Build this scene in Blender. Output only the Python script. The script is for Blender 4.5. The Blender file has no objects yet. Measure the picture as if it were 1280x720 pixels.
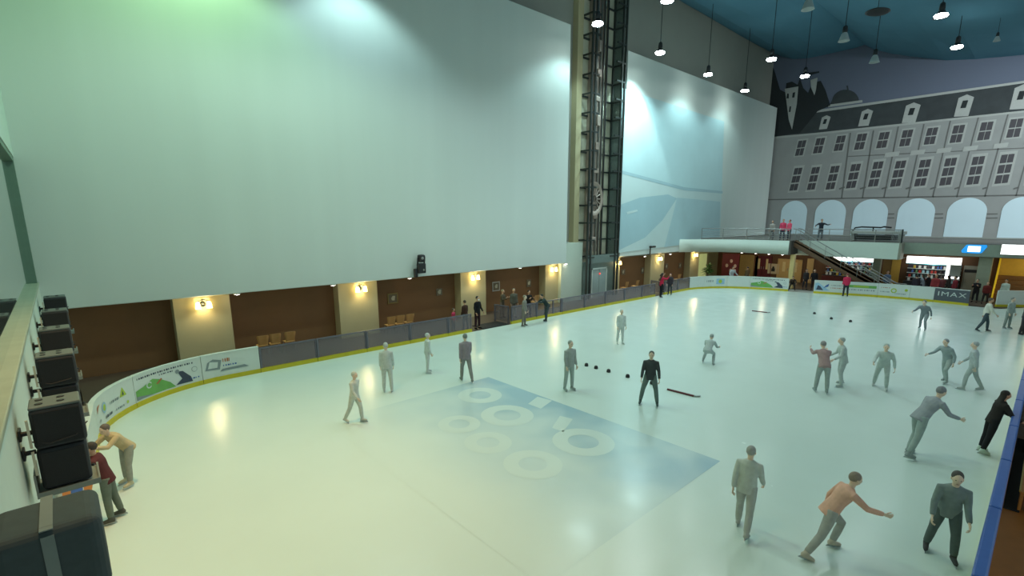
import bpy, bmesh, math, random
import numpy as np
from mathutils import Vector, Matrix
random.seed(4)
C = bpy.context.scene.collection
D = bpy.data
PI = math.pi
# ------------------------------------------------------------------ camera
FPX, YAW, PITCH, ROLL, PY, CAMZ = 614.3686, 0.83138506, -0.201553741, -0.00188519868, 399.205438, 5.8
_f = Vector((math.cos(YAW)*math.cos(PITCH), math.sin(YAW)*math.cos(PITCH), math.sin(PITCH)))
_r0 = Vector((math.sin(YAW), -math.cos(YAW), 0)); _u0 = _r0.cross(_f)
_r = math.cos(ROLL)*_r0 + math.sin(ROLL)*_u0
_u = -math.sin(ROLL)*_r0 + math.cos(ROLL)*_u0
cam = D.objects.new('camera', D.cameras.new('camera')); C.objects.link(cam)
cam.data.sensor_width = 36; cam.data.lens = FPX/1280*36
cam.data.shift_y = (PY-360)/1280; cam.data.clip_start = .05; cam.data.clip_end = 400
cam.matrix_world = Matrix(((_r.x, _u.x, -_f.x, 0), (_r.y, _u.y, -_f.y, 0), (_r.z, _u.z, -_f.z, CAMZ), (0, 0, 0, 1)))
bpy.context.scene.camera = cam

def P(x, y, X=None, Y=None, Z=None):
    """the place on a plane of the hall that a point of the photograph (1280 wide) shows"""
    d = _f + _r*((x-640)/FPX) - _u*((y-PY)/FPX)
    t = X/d.x if X is not None else (Y/d.y if Y is not None else (Z-CAMZ)/d.z)
    return Vector((d.x*t, d.y*t, CAMZ+d.z*t))

# ------------------------------------------------------------------ materials
def lin(c):
    return tuple(((v/255)/12.92 if v/255 <= .04045 else ((v/255+.055)/1.055)**2.4) for v in c)
_mats = {}
def mat(name, rgb, rough=.6, metal=0, noise=.06, scale=6, emit=0, alpha=1, bump=0, ecol=None, spec=.5, stretch=(1, 1, 1), coat=0):
    if name in _mats: return _mats[name]
    m = D.materials.new(name); m.use_nodes = True
    nt = m.node_tree; b = nt.nodes['Principled BSDF']
    c = lin(rgb)
    b.inputs['Roughness'].default_value = rough; b.inputs['Metallic'].default_value = metal
    b.inputs['Specular IOR Level'].default_value = spec
    b.inputs['Coat Weight'].default_value = coat
    tc = nt.nodes.new('ShaderNodeTexCoord'); mp = nt.nodes.new('ShaderNodeMapping')
    mp.inputs['Scale'].default_value = stretch
    nt.links.new(tc.outputs['Object'], mp.inputs['Vector'])
    n = nt.nodes.new('ShaderNodeTexNoise'); n.inputs['Scale'].default_value = scale; n.inputs['Detail'].default_value = 5
    nt.links.new(mp.outputs['Vector'], n.inputs['Vector'])
    mx = nt.nodes.new('ShaderNodeMix'); mx.data_type = 'RGBA'
    mx.inputs[6].default_value = (*[v*(1-noise*2) for v in c], 1); mx.inputs[7].default_value = (*[min(1, v*(1+noise*2)) for v in c], 1)
    nt.links.new(n.outputs['Fac'], mx.inputs[0]); nt.links.new(mx.outputs[2], b.inputs['Base Color'])
    if emit:
        b.inputs['Emission Color'].default_value = (*lin(ecol or rgb), 1); b.inputs['Emission Strength'].default_value = emit
    if alpha < 1: b.inputs['Alpha'].default_value = alpha
    if bump:
        bp = nt.nodes.new('ShaderNodeBump'); bp.inputs['Strength'].default_value = bump; bp.inputs['Distance'].default_value = .02
        nt.links.new(n.outputs['Fac'], bp.inputs['Height']); nt.links.new(bp.outputs['Normal'], b.inputs['Normal'])
    _mats[name] = m
    return m
def cloth(rgb): return mat('cloth_%d_%d_%d' % tuple(rgb), rgb, .85, noise=.12, scale=9, spec=.2)

# ------------------------------------------------------------------ mesh builder
class MB:
    def __init__(s): s.v = []; s.f = []; s.m = []; s.sm = []
    def add(s, vs, fs, mi=0, smooth=False):
        o = len(s.v); s.v += [tuple(v) for v in vs]
        for f in fs: s.f.append([i+o for i in f]); s.m.append(mi); s.sm.append(smooth)
        return s
    def box(s, a, b, mi=0):
        (x0, y0, z0), (x1, y1, z1) = a, b
        x0, x1 = sorted((x0, x1)); y0, y1 = sorted((y0, y1)); z0, z1 = sorted((z0, z1))
        vs = [(x, y, z) for z in (z0, z1) for y in (y0, y1) for x in (x0, x1)]
        return s.add(vs, [(0, 2, 3, 1), (4, 5, 7, 6), (0, 1, 5, 4), (2, 6, 7, 3), (0, 4, 6, 2), (1, 3, 7, 5)], mi)
    def rbox(s, a, b, r=.02, mi=0, seg=2):
        bm = bmesh.new(); bmesh.ops.create_cube(bm, size=1)
        c = [(p+q)/2 for p, q in zip(a, b)]; d = [abs(q-p) for p, q in zip(a, b)]
        for v in bm.verts: v.co = Vector((c[0]+v.co.x*d[0], c[1]+v.co.y*d[1], c[2]+v.co.z*d[2]))
        bmesh.ops.bevel(bm, geom=bm.edges[:], offset=min(r, min(d)*.45), segments=seg, affect='EDGES', profile=.5)
        bm.verts.index_update()
        s.add([v.co[:] for v in bm.verts], [[v.index for v in f.verts] for f in bm.faces], mi); bm.free(); return s
    def rings(s, rs, mi=0, smooth=True, cap=True):
        n = len(rs[0]); vs = [p for r in rs for p in r]; fs = []
        for i in range(len(rs)-1):
            for j in range(n):
                k = (j+1) % n; fs.append((i*n+j, i*n+k, (i+1)*n+k, (i+1)*n+j))
        s.add(vs, fs, mi, smooth)
        if cap:
            s.add(rs[0], [tuple(range(n-1, -1, -1))], mi, smooth); s.add(rs[-1], [tuple(range(n))], mi, smooth)
        return s
    def tube(s, pts, rad, n=10, mi=0, smooth=True):
        pts = [Vector(p) for p in pts]
        if not hasattr(rad, '__len__'): rad = [rad]*len(pts)
        t = (pts[1]-pts[0]).normalized()
        a = t.cross(Vector((0, 0, 1)))
        if a.length < .05: a = t.cross(Vector((0, 1, 0)))
        a.normalize(); rs = []
        for i, p in enumerate(pts):
            q = (pts[min(i+1, len(pts)-1)]-pts[max(i-1, 0)]).normalized()
            a = (a-q*a.dot(q)).normalized(); b = q.cross(a)
            rs.append([p+(a*math.cos(2*PI*k/n)+b*math.sin(2*PI*k/n))*rad[i] for k in range(n)])
        return s.rings(rs, mi, smooth)
    def lathe(s, prof, o=(0, 0, 0), n=16, mi=0, cap=True, smooth=True):
        return s.rings([[(o[0]+r*math.cos(2*PI*k/n), o[1]+r*math.sin(2*PI*k/n), o[2]+z) for k in range(n)] for r, z in prof], mi, smooth, cap)
    def ell(s, c, r, n=10, mi=0, rot=None):
        rs = []
        for i in range(1, n):
            th = PI*i/n; ring = []
            for k in range(n+2):
                ph = 2*PI*k/(n+2)
                v = Vector((r[0]*math.sin(th)*math.cos(ph), r[1]*math.sin(th)*math.sin(ph), -r[2]*math.cos(th)))
                if rot: v = rot @ v
                ring.append(Vector(c)+v)
            rs.append(ring)
        return s.rings(rs, mi)
    def poly(s, pts, ext, mi=0):
        """closed outline pushed by vector ext"""
        n = len(pts); e = Vector(ext); b = [Vector(p)+e for p in pts]
        fs = [tuple(range(n)), tuple(range(2*n-1, n-1, -1))] + [(i, (i+1) % n, n+(i+1) % n, n+i) for i in range(n)]
        return s.add(list(pts)+b, fs, mi)
    def flat(s, pts, mi=0): return s.add(pts, [tuple(range(len(pts)))], mi)
    def mesh(s, name, mats):
        me = D.meshes.new(name); me.from_pydata(s.v, [], s.f)
        for m in (mats if isinstance(mats, (list, tuple)) else [mats]): me.materials.append(m)
        me.polygons.foreach_set('material_index', s.m); me.polygons.foreach_set('use_smooth', s.sm)
        bm = bmesh.new(); bm.from_mesh(me); bmesh.ops.recalc_face_normals(bm, faces=bm.faces[:]); bm.to_mesh(me); bm.free()
        return me
    def build(s, name, mats, parent=None, label=None):
        o = D.objects.new(name, s.mesh(name, mats)); C.objects.link(o)
        if parent: o.parent = parent
        if label: o['label'] = label
        return o
def tag(o, label, cat, group=None):
    o['label'] = label; o['category'] = cat
    if group: o['group'] = group
    return o
def thing(name, label, cat, loc=(0, 0, 0), rz=0, group=None):
    o = D.objects.new(name, None); C.objects.link(o); o.location = loc; o.rotation_euler = (0, 0, rz)
    o.empty_display_size = .2
    return tag(o, label, cat, group)
def struct(o, label=None):
    o['kind'] = 'structure'
    if label: o['label'] = label
    return o
def dup(root, loc, rz=None, label=None, group=None):
    r = root.copy(); C.objects.link(r); r.location = loc
    if rz is not None: r.rotation_euler = (0, 0, rz)
    if label: r['label'] = label
    if group: r['group'] = group
    for ch in list(root.children):
        c = ch.copy(); C.objects.link(c); c.parent = r
        for g in ch.children:
            d = g.copy(); C.objects.link(d); d.parent = c
    return r

# palette
M_black = mat('black_plastic', (30, 30, 33), .5)
M_iron = mat('dark_steel', (48, 52, 52), .45, .6)
M_steel = mat('brushed_steel', (150, 152, 150), .35, .8)
M_cream = mat('cream_paint', (186, 174, 136), .8, noise=.03, scale=2)
M_brown = mat('brown_paint', (124, 88, 54), .75, noise=.04, scale=2)
M_white = mat('white_paint', (205, 212, 206), .7, noise=.02, scale=1)
M_grey = mat('grey_paint', (150, 152, 146), .8, noise=.03, scale=1)
M_yellow = mat('yellow_kick_strip', (196, 180, 30), .5)
M_maroon = mat('maroon_paint', (96, 18, 34), .6)
M_wood = mat('orange_wood', (190, 122, 58), .5, noise=.12, scale=5, stretch=(1, 1, 6))

# ------------------------------------------------------------------ ice
def ice_mat(name, rgb):
    m = mat(name, rgb, .22, noise=.03, scale=.35, spec=.55)
    nt = m.node_tree; b = nt.nodes['Principled BSDF']
    tc = nt.nodes.new('ShaderNodeTexCoord'); n = nt.nodes.new('ShaderNodeTexNoise')
    n.inputs['Scale'].default_value = 1.3; n.inputs['Detail'].default_value = 6
    nt.links.new(tc.outputs['Object'], n.inputs['Vector'])
    r = nt.nodes.new('ShaderNodeMapRange'); r.inputs['To Min'].default_value = .14; r.inputs['To Max'].default_value = .32
    nt.links.new(n.outputs['Fac'], r.inputs['Value']); nt.links.new(r.outputs['Result'], b.inputs['Roughness'])
    bp = nt.nodes.new('ShaderNodeBump'); bp.inputs['Strength'].default_value = .05; bp.inputs['Distance'].default_value = .02
    n2 = nt.nodes.new('ShaderNodeTexNoise'); n2.inputs['Scale'].default_value = 9
    nt.links.new(tc.outputs['Object'], n2.inputs['Vector'])
    nt.links.new(n2.outputs['Fac'], bp.inputs['Height']); nt.links.new(bp.outputs['Normal'], b.inputs['Normal'])
    return m
ICE = ice_mat('ice', (209, 222, 215)); ICE_L = ice_mat('ice_logo_blue', (158, 186, 198)); ICE_W = ice_mat('ice_logo_white', (202, 217, 212))
ICE_F = ICE_W
def fade_logo(m):
    nt = m.node_tree; bs = nt.nodes['Principled BSDF']; src = bs.inputs['Base Color'].links[0].from_socket
    tc = nt.nodes.new('ShaderNodeTexCoord'); sx = nt.nodes.new('ShaderNodeSeparateXYZ'); nt.links.new(tc.outputs['Object'], sx.inputs[0])
    mr = nt.nodes.new('ShaderNodeMapRange'); mr.inputs['From Min'].default_value = 5.6; mr.inputs['From Max'].default_value = 11.0; mr.inputs['To Min'].default_value = 0; mr.inputs['To Max'].default_value = 1.0
    nt.links.new(sx.outputs[0], mr.inputs['Value'])
    no = nt.nodes.new('ShaderNodeTexNoise'); no.inputs['Scale'].default_value = .5; nt.links.new(tc.outputs['Object'], no.inputs['Vector'])
    mu = nt.nodes.new('ShaderNodeMath'); mu.operation = 'MULTIPLY'; mu.use_clamp = True; nt.links.new(mr.outputs[0], mu.inputs[0])
    m2 = nt.nodes.new('ShaderNodeMapRange'); m2.inputs['From Min'].default_value = .35; m2.inputs['From Max'].default_value = .62; m2.inputs['To Min'].default_value = .45; m2.inputs['To Max'].default_value = 1.1
    nt.links.new(no.outputs['Fac'], m2.inputs['Value']); nt.links.new(m2.outputs[0], mu.inputs[1])
    mx = nt.nodes.new('ShaderNodeMix'); mx.data_type = 'RGBA'; mx.inputs[6].default_value = (*lin((209, 222, 215)), 1)
    nt.links.new(mu.outputs[0], mx.inputs[0]); nt.links.new(src, mx.inputs[7]); nt.links.new(mx.outputs[2], bs.inputs['Base Color'])
fade_logo(ICE_L)
def arc(cx, cy, r, a0, a1, n):
    return [(cx+r*math.cos(a0+(a1-a0)*i/n), cy+r*math.sin(a0+(a1-a0)*i/n)) for i in range(n+1)]
# inside face of the boards
CORNER_L = arc(4.05, 16.0, 4.0, PI, PI/2, 12)
FAR = [(38.2, 20.0), (39.2, 19.75), (40.4, 19.2), (41.5, 18.3), (42.4, 16.9), (42.95, 15.2), (43.35, 13.4), (43.8, 11.7), (44.3, 10.2), (44.75, 8.6), (45.0, 6.8), (45.0, 5.2), (44.75, 3.4)]
FAR2 = [(45.6, 2.0), (46.4, 1.2), (47.3, .8)]
b = MB()
out = [(-.3, 4), (-.3, 12.4), (.05, 16)] + CORNER_L[1:] + FAR + [(44.4, 2.0), (46.6, .7), (46.6, .1), (4, .1), (1.2, 1.2)]
b.poly([(x, y, -.06) for x, y in out], (0, 0, .06))
z = .003
lg = [(5.0, 4.75), (11.2, 4.75), (11.2, 13.6), (5.0, 13.6)]
b.flat([(x, y, z) for x, y in lg], 1)
def ring(c, r0, r1, mi, zz):
    n = 28
    for k in range(n):
        a, a2 = 2*PI*k/n, 2*PI*(k+1)/n
        b.add([(c.x+r*math.cos(t), c.y+r*math.sin(t)*1.05, zz) for r, t in ((r0, a), (r1, a), (r1, a2), (r0, a2))], [(0, 1, 2, 3)], mi)
for (px, py, r0, r1) in ((729, 552, .4, .8), (634, 519, .4, .78), (666, 580, .34, .7), (574, 530, .3, .6), (610, 553, .3, .62), (600, 494, .36, .72)):
    ring(P(px, py, Z=0), r0, r1, 2, .006)
for q in (((690, 535), (700, 520), (716, 524), (704, 540)), ((660, 505), (672, 496), (690, 501), (676, 511)),):
    b.flat([P(*p, Z=0)+Vector((0, 0, .006)) for p in q], 2)
struct(b.build('floor', [ICE, ICE_L, ICE_W, ICE_F]), 'pale green-white ice surface of the rink with a faded blue logo')
b = MB().box((-6, -7, -.4), (72, 24.6, -.07))
struct(b.build('floor_base', M_grey))
M_floor = mat('brown_floor', (178, 108, 50), .45, noise=.1, scale=3)
b = MB()
b.box((-.0, -6, -.065), (52, -.02, -.005)); b.box((-.68, -6, -.065), (-.12, 22, -.005))
struct(b.build('floor_walkway', M_floor), 'brown walkway floor outside the boards')
b = MB(); b.box((-.68, 20.12, -.065), (52, 23.8, -.005)); b.box((45.3, -.02, -.065), (60.5, 20.12, -.005))
struct(b.build('floor_concourse', mat('concourse_floor', (88, 74, 62), .5)))

# ------------------------------------------------------------------ long wall
WY = 23.75
b = MB(); b.box((-.9, WY, 0), (44, WY+.3, 2.8))
struct(b.build('wall_back', M_brown), 'brown recessed wall behind the cream pillars')
b = MB(); b.box((-.9, WY, 2.8), (60.6, WY+.3, 24.5)); 
struct(b.build('wall_back_upper', mat('upper_wall', (152, 152, 142), .85, noise=.03, scale=.7)), 'bare grey wall above the white panels')
b = MB(); b.box((-.7, 22.95, 2.8), (27.7, WY, 2.95)); b.box((31.9, 22.95, 2.8), (45, WY, 2.95))
struct(b.build('ceiling_soffit', mat('soffit', (120, 112, 100), .8)))
for i, (x0, x1) in enumerate(((3.0, 5.0), (9.7, 11.75), (17.05, 18.95), (24.2, 25.5), (31.85, 32.75), (37.2, 39.35), (44.0, 45.7))):
    b = MB().box((x0, 23.15, 0), (x1, WY, 2.8)); b.box((x0-.01, 23.13, 0), (x1+.01, WY, .12))
    struct(b.build('trim_%d' % (i+1), M_cream), 'cream pillar on the long brown wall')
# white lower block left of lift
b = MB().box((25.5, 22.9, 0), (27.75, WY, 4.15)); struct(b.build('trim_8', mat('pale_block', (196, 206, 192), .7, noise=.02)), 'white wall block between the cream pillar and the lift')
b = MB().box((27.2, 23.3, 4.15), (27.75, WY, 24)); struct(b.build('trim_9', M_cream))
b = MB().box((31.8, 23.1, 2.8), (32.2, WY, 24)); struct(b.build('trim_10', mat('grey_green_jamb', (140, 148, 140), .7)))
# left panel
M_panel = mat('panel_sheet', (206, 213, 207), .65, noise=.035, scale=.3, stretch=(2.2, 1, .1))
t = thing('wall_panel', 'huge blank white wall panel left of the steel lift shaft', 'wall panel', (12.5, 22.7, 2.78))
b = MB().rbox((-13.35, 0, 0), (13.3, .22, 15.05), .03); b.build('panel_sheet', M_panel, t)
for x in np.linspace(-12, 11, 9):
    MB().box((x, .22, .4), (x+.12, .42, 14.7)).build('frame_rail', M_grey, t)
for k in range(7):
    zz = 2.0+k*2
    MB().tube([(13.0, .25, zz), (13.9, .98, zz+1.1)], .05, 8).build('brace', M_grey, t)
    MB().tube([(13.0, .25, zz), (13.9, .98, zz)], .05, 8).build('brace', M_grey, t)
# right screen
t = thing('wall_screen', 'tall white panel right of the lift showing a faint blue road picture', 'wall panel', (46, 22.75, 2.9))
b = MB().rbox((-13.9, 0, 0), (14.1, .22, 14.75), .03)
b.build('panel_sheet', M_panel, t)
M_sc1 = mat('print_pale_cyan', (188, 214, 217), .6, noise=.05, scale=.4); M_sc2 = mat('print_blue_grey', (176, 202, 207), .6, noise=.06, scale=.5)
M_sc3 = mat('print_mist', (198, 215, 214), .6, noise=.04, scale=.5); M_sc4 = mat('print_slate', (166, 194, 201), .6, noise=.05, scale=.5)
Y0 = 22.74
def scp(L, dy): return [P(x, y, Y=Y0)-Vector((46, 22.75+dy, 2.9)) for x, y in L]
b = MB()
b.flat(scp([(777, 110), (905, 152), (902, 240), (855, 236), (776, 214)], .012), 0)
b.flat(scp([(776, 214), (810, 222), (855, 236), (902, 241), (900, 300), (773, 316)], .012), 2)
b.flat(scp([(775, 256), (800, 247), (835, 243), (846, 248), (828, 275), (806, 297), (773, 313)], .016), 3)
b.flat(scp([(846, 247), (900, 252), (899, 299), (830, 309), (840, 272)], .016), 1)
b.flat(scp([(777, 213), (855, 234), (903, 239), (903, 242), (855, 238), (777, 217)], .02), 3)
b.flat(scp([(808, 295), (834, 272), (837, 273), (811, 297)], .024), 2)
b.flat(scp([(783, 265), (796, 262), (797, 264), (784, 268)], .024), 2)
b.build('printed_picture', [M_sc1, M_sc2, M_sc3, M_sc4], t)

# ------------------------------------------------------------------ left wall
M_lwall = mat('left_wall_paint', (196, 210, 202), .7, noise=.02)
b = MB().box((-.95, -4, -.4), (-.68, 23, 3.68)); struct(b.build('wall_left', M_lwall), 'white wall below the window ledge at the far left')
b = MB().rbox((-.97, -4, 3.68), (-.66, 22.9, 3.76), .015); struct(b.build('trim_11', mat('ledge_stone', (150, 160, 144), .5, noise=.1, scale=3)), 'pale stone ledge above the speakers')
w = MB().box((-.86, 22.4, 3.76), (-.7, 22.69, 7.6)); w.box((-.86, -4, 7.6), (-.7, 22.69, 7.75)); 
wo = struct(w.build('window_1', mat('green_window_frame', (106, 132, 116), .5)), 'green framed glass above the ledge')
M_glass = mat('dark_green_glass', (122, 146, 138), .03, .55, spec=1.0, noise=.01, coat=1)
MB().box((-.86, -4, 3.76), (-.83, 22.4, 7.6)).build('pane', M_glass, wo)
b = MB().box((-.95, -4, 7.75), (-.68, 23, 24)); struct(b.build('wall_left_upper', M_lwall))

# ------------------------------------------------------------------ far wall with mural
FX = 60.5
b = MB().box((FX+.05, -14, 3.9), (FX+.4, 24.2, 25)); struct(b.build('wall_far', mat('far_wall', (96, 104, 122), .85, noise=.02, scale=.3)), 'grey-blue far wall above the balcony')
cm = [mat('print_sky', (100, 106, 124), .85, noise=.03, scale=.3), mat('print_roof', (58, 62, 64), .85, noise=.18, scale=1.2), mat('print_stone', (150, 150, 148), .85, noise=.06, scale=.8),
      mat('print_window', (76, 72, 76), .85), mat('print_light_stone', (172, 172, 168), .85, noise=.05), mat('print_line', (104, 102, 100), .85), mat('print_arch', (206, 224, 232), .8, noise=.02, scale=.4), mat('print_tower', (36, 40, 42), .85, noise=.1)]
t = thing('facade_mural', 'castle facade picture covering the far wall above the balcony', 'mural', (FX, 10, 4))
b = MB(); O = Vector((FX, 10, 4))
def mp(L, k): return [P(x, y, X=FX-.012*k)-O for x, y in L]
sky = [(-14, 4.0), (23.74, 4.0), (23.74, 23.0), (21, 22.2), (15.5, 22.2), (11, 20.1), (4, 18.75), (1, 18.75), (-4, 19.5), (-9, 21.5), (-14, 20.4)]
b.flat([(0, y-10, zz-4) for y, zz in sky], 0)
b.flat(mp([(952, 172), (1020, 165), (1089, 157.5), (1290, 136), (1480, 110), (1480, 322), (950, 306)], 1), 2)
b.flat(mp([(1000, 158), (1019, 139), (1290, 101), (1480, 75), (1480, 112), (1290, 138), (1020, 168), (958, 174)], 2), 1)
b.flat(mp([(1018, 138), (1290, 99.5), (1480, 73.5), (1480, 76), (1290, 102.5), (1019, 141)], 3), 4)
b.flat(mp([(953, 172), (1020, 166), (1290, 137), (1480, 111), (1480, 113), (1290, 139.5), (1020, 168.5), (953, 174.5)], 3), 4)
for X_ in (FX-.001,): pass
# towers
b.flat(mp([(952, 172), (955, 128), (958, 88), (963, 76), (968, 88), (975, 112), (990, 120), (998, 165), (958, 174)], 3), 7)
b.flat(mp([(980, 130), (983, 104), (990, 102), (997, 106), (1000, 98), (1004, 110), (1010, 116), (1016, 103), (1026, 101), (1032, 113), (1038, 132), (1022, 139), (1000, 166), (984, 168)], 4), 7)
b.flat(mp([(981, 111), (998, 108), (996, 130), (990, 162), (986, 150)], 5), 4)
for q in (((984, 117), (986, 117), (986, 123), (983, 123)), ((991, 116), (994, 115), (993, 122), (990, 122)), ((987, 133), (989, 133), (988, 140), (986, 140))): b.flat(mp(q, 6), 7)
b.flat(mp([(1013, 100), (1022, 97), (1020, 112), (1018, 119), (1014, 110)], 5), 4)
b.flat(mp([(1009, 91), (1024, 89), (1024, 91), (1012, 94)], 5), 7)
dome = [(1037, 131)] + [(1057-17*math.cos(a), 127-15*math.sin(a)) for a in np.linspace(.1, PI-.1, 12)] + [(1074, 126)]
b.flat(mp(dome, 3), 1)
b.flat(mp([(1058, 107), (1059, 113), (1061, 113), (1060, 107)], 4), 1)
b.flat(mp([(1035, 131), (1078, 125), (1078, 128), (1035, 134)], 4), 4)
# dormers
for cx, cy, w_, h_ in ((1031, 153, 10, 18), (1082, 147, 13, 22), (1139, 141, 17, 26), (1205, 132, 18, 28), (1276, 121, 20, 32), (1352, 110, 22, 34)):
    l = h_*.13
    b.flat(mp([(cx-w_/2-l, cy+h_/2), (cx-w_/2+l*.6, cy-h_*.34), (cx+l, cy-h_/2), (cx+w_/2+l, cy-h_*.38), (cx+w_/2-l, cy+h_/2-1)], 4), 4)
    b.flat(mp([(cx-w_*.18-l*.4, cy+h_*.12), (cx-w_*.14+l*.3, cy-h_*.22), (cx+w_*.24+l*.3, cy-h_*.24), (cx+w_*.2-l*.4, cy+h_*.1)], 5), 7)
# windows
def win(cx, cy, w_, h_, lean, rows):
    def q(u, v): return (cx+(u-.5)*w_+lean*(.5-v)*h_, cy+(v-.5)*h_-(u-.5)*w_*.1)
    e = .16
    b.flat(mp([q(-e, -.07), q(1+e, -.07), q(1+e, 1.05), q(-e, 1.05)], 2), 4)
    for i in range(2):
        for j in range(rows):
            u0, u1 = i*.5+.03*i, i*.5+.47; v0, v1 = j/rows+.03, (j+1)/rows-.03
            b.flat(mp([q(u0, v0), q(u1, v0), q(u1, v1), q(u0, v1)], 4), 3)
for cx, cy, w_, h_ in ((1001, 185, 10, 20), (1024, 182, 11, 20), (1050, 179, 11, 20), (1076, 177, 12, 21), (1104, 175, 12.5, 21), (1133, 172.5, 13, 21.5), (1164, 170, 13.5, 22), (1197, 167.3, 14.5, 23), (1232, 163.7, 15.5, 24), (1269, 160, 16.5, 24.5), (1310, 156, 17.5, 25), (1353, 152, 18.5, 26)):
    win(cx, cy, w_, h_, .26, 2)
for cx, cy, w_, h_ in ((995, 224, 10, 30), (1017, 223, 10, 30), (1041, 222, 11, 31), (1067, 220, 12, 32), (1095, 217.5, 12.5, 33), (1123, 217, 13, 34), (1153.7, 216, 14, 35), (1185.5, 214.5, 14.5, 36), (1220, 213, 15.5, 37), (1256, 211, 17, 38.5), (1296, 209, 18, 40), (1340, 207, 19, 42)):
    win(cx, cy, w_, h_, .25, 3)
for xt, yt, xb, yb in ((1063, 166, 1052, 248), (1092, 163, 1078, 248), (1123, 158, 1105, 247), (1155, 155, 1135, 247), (1188, 151, 1166, 246.5), (1223, 147, 1196, 246.5), (1260, 143, 1231, 246), (1300, 139, 1270, 245), (1344, 134, 1313, 244)):
    b.flat(mp([(xt-.8, yt), (xt+.8, yt), (xb+.8, yb), (xb-.8, yb)], 3), 5)
    b.flat(mp([(xb+4, 233), (xb-3, 235), (xb-3, 237), (xb+4, 235)], 4), 5)
b.flat(mp([(955, 249), (1280, 243), (1480, 240), (1480, 242), (1280, 244.6), (955, 250.4)], 3), 5)
b.flat(mp([(1060, 195), (1290, 184), (1480, 178), (1480, 179), (1290, 185), (1060, 196)], 3), 5)
for cx, cy in ((1114, 193), (1146, 190.5), (1179, 188), (1212, 185.5), (1250, 182), (1288, 179)):
    b.flat(mp([(cx-9, cy+4), (cx-7, cy-2), (cx+11, cy-4), (cx+9, cy+2)], 4), 4)
# arches
for xl, xr, yt, cx in ((973, 1005, 251, 990), (1015, 1053, 250, 1035), (1062, 1105, 249, 1087), (1117, 1163, 248, 1146), (1178, 1227, 247.3, 1206), (1245, 1296, 246, 1273), (1318, 1372, 245, 1348)):
    a0 = P(xl, 301, X=FX); a1 = P(xr, 301, X=FX); top = P(cx, yt, X=FX).z
    y0, y1 = a0.y, a1.y; r = (y0-y1)/2; c = (y0+y1)/2; sp = top-r*.95
    b.flat([(-.06, y0-10, 0), (-.06, y1-10, 0)] + [(-.06, c-r*math.cos(a)-10, sp+r*.95*math.sin(a)-4) for a in np.linspace(0, PI, 18)], 6)
for xl, xr in ((1107, 1119), (1165, 1180), (1229, 1248), (1299, 1320)):
    for yy in (267, 272): b.flat(mp([(xl-.5, yy), (xr-1, yy-.3), (xr-1, yy+1), (xl-.5, yy+1.3)], 3), 5)
b.build('mural_print', cm, t)
for yy, zz in ((-13.9, 24.5),): pass
b = MB().box((-.12, -24, .0), (0, 13.7, .12)); b.build('lower_trim', M_grey, t)

# ------------------------------------------------------------------ ceiling: sagging blue fabric bands
M_ceil = mat('blue_fabric', (84, 128, 148), .9, noise=.1, scale=.25, spec=.2)
prof = [(24.2, 23.55), (23, 22.95), (21.8, 22.5), (20.3, 22.25), (18.8, 22.15), (17, 22.2), (16, 22.28), (15.4, 22.4), (14.6, 21.8), (13, 20.95), (11, 20.2), (9, 19.6), (7, 19.2), (4, 18.9), (1, 18.9), (-2, 19.2), (-5, 20), (-7.5, 21.3), (-9, 22.4), (-10, 21.6), (-14, 20.6)]
b = MB(); xs = [-3, 10, 25, 40, 52, 60.6]
vs = [(x, y, zz+.06*math.sin(x*.35+y)) for x in xs for y, zz in prof]; n = len(prof)
b.add(vs, [(i*n+j, i*n+j+1, (i+1)*n+j+1, (i+1)*n+j) for i in range(len(xs)-1) for j in range(n-1)], 0, False)
o = struct(b.build('ceiling', M_ceil), 'dark blue ceiling of sagging bands')
sm = o.modifiers.new('thick', 'SOLIDIFY'); sm.thickness = .15; sm.offset = 1

# ------------------------------------------------------------------ pendants and their light
M_shade_w = mat('white_glass_shade', (170, 178, 178), .4); M_lit = mat('lamp_lit', (255, 255, 250), .4, emit=60, ecol=(236, 255, 250))
def pendant(lit):
    t = thing('pendant_lamp', '', 'lamp')
    MB().tube([(0, 0, .75), (0, 0, 1)], .022, 6).build('cable', M_black, t)
    MB().lathe([(.05, .8), (.13, .72), (.15, .45), (.12, .36)], n=14).build('housing', M_black, t)
    if lit:
        MB().lathe([(.12, .38), (.2, .3), (.36, .02), (.38, 0), (.34, .02), (.18, .28)], n=20, cap=False).build('lamp_shade', M_black, t)
        MB().lathe([(.05, .02), (.3, .04), (.33, .1), (.3, .15), (.1, .2)], n=18).build('lens', M_lit, t)
    else:
        MB().lathe([(.12, .38), (.18, .3), (.3, -.05), (.33, -.12), (.3, -.12), (.15, .28)], n=20, cap=False).build('lamp_shade', M_shade_w, t)
        MB().ell((0, 0, .1), (.09, .09, .14), 8).build('bulb', M_shade_w, t)
    return t
lit0 = pendant(True); dark0 = pendant(False)
ROWS = [('A', 20.5, 17.0), ('B', 15.8, 17.0), ('C', 10.9, 17.0), ('D', 6.4, 17.0)]
LITS = [((747, 32), 'lit pendant lamp in front of the steel lift shaft'), ((825, 68), 'lit pendant lamp over the top left corner of the blue picture panel'), ((885, 95), 'lit pendant lamp by the middle of the blue picture panel top edge'),
        ((931, 115), 'lit pendant lamp near the right end of the blue picture panel top edge'), ((834, 3), 'lit pendant lamp cut by the top edge of the photo'), ((964, 76), 'lit pendant lamp at the corner above the dark painted spire'),
        ((1006, 97), 'lit pendant lamp in front of the dark painted castle towers'), ((1176, 22), 'upper of the two lit pendant lamps under the right of the blue ceiling'), ((1196, 61), 'lower of the two lit pendant lamps above the mural roof')]
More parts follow.
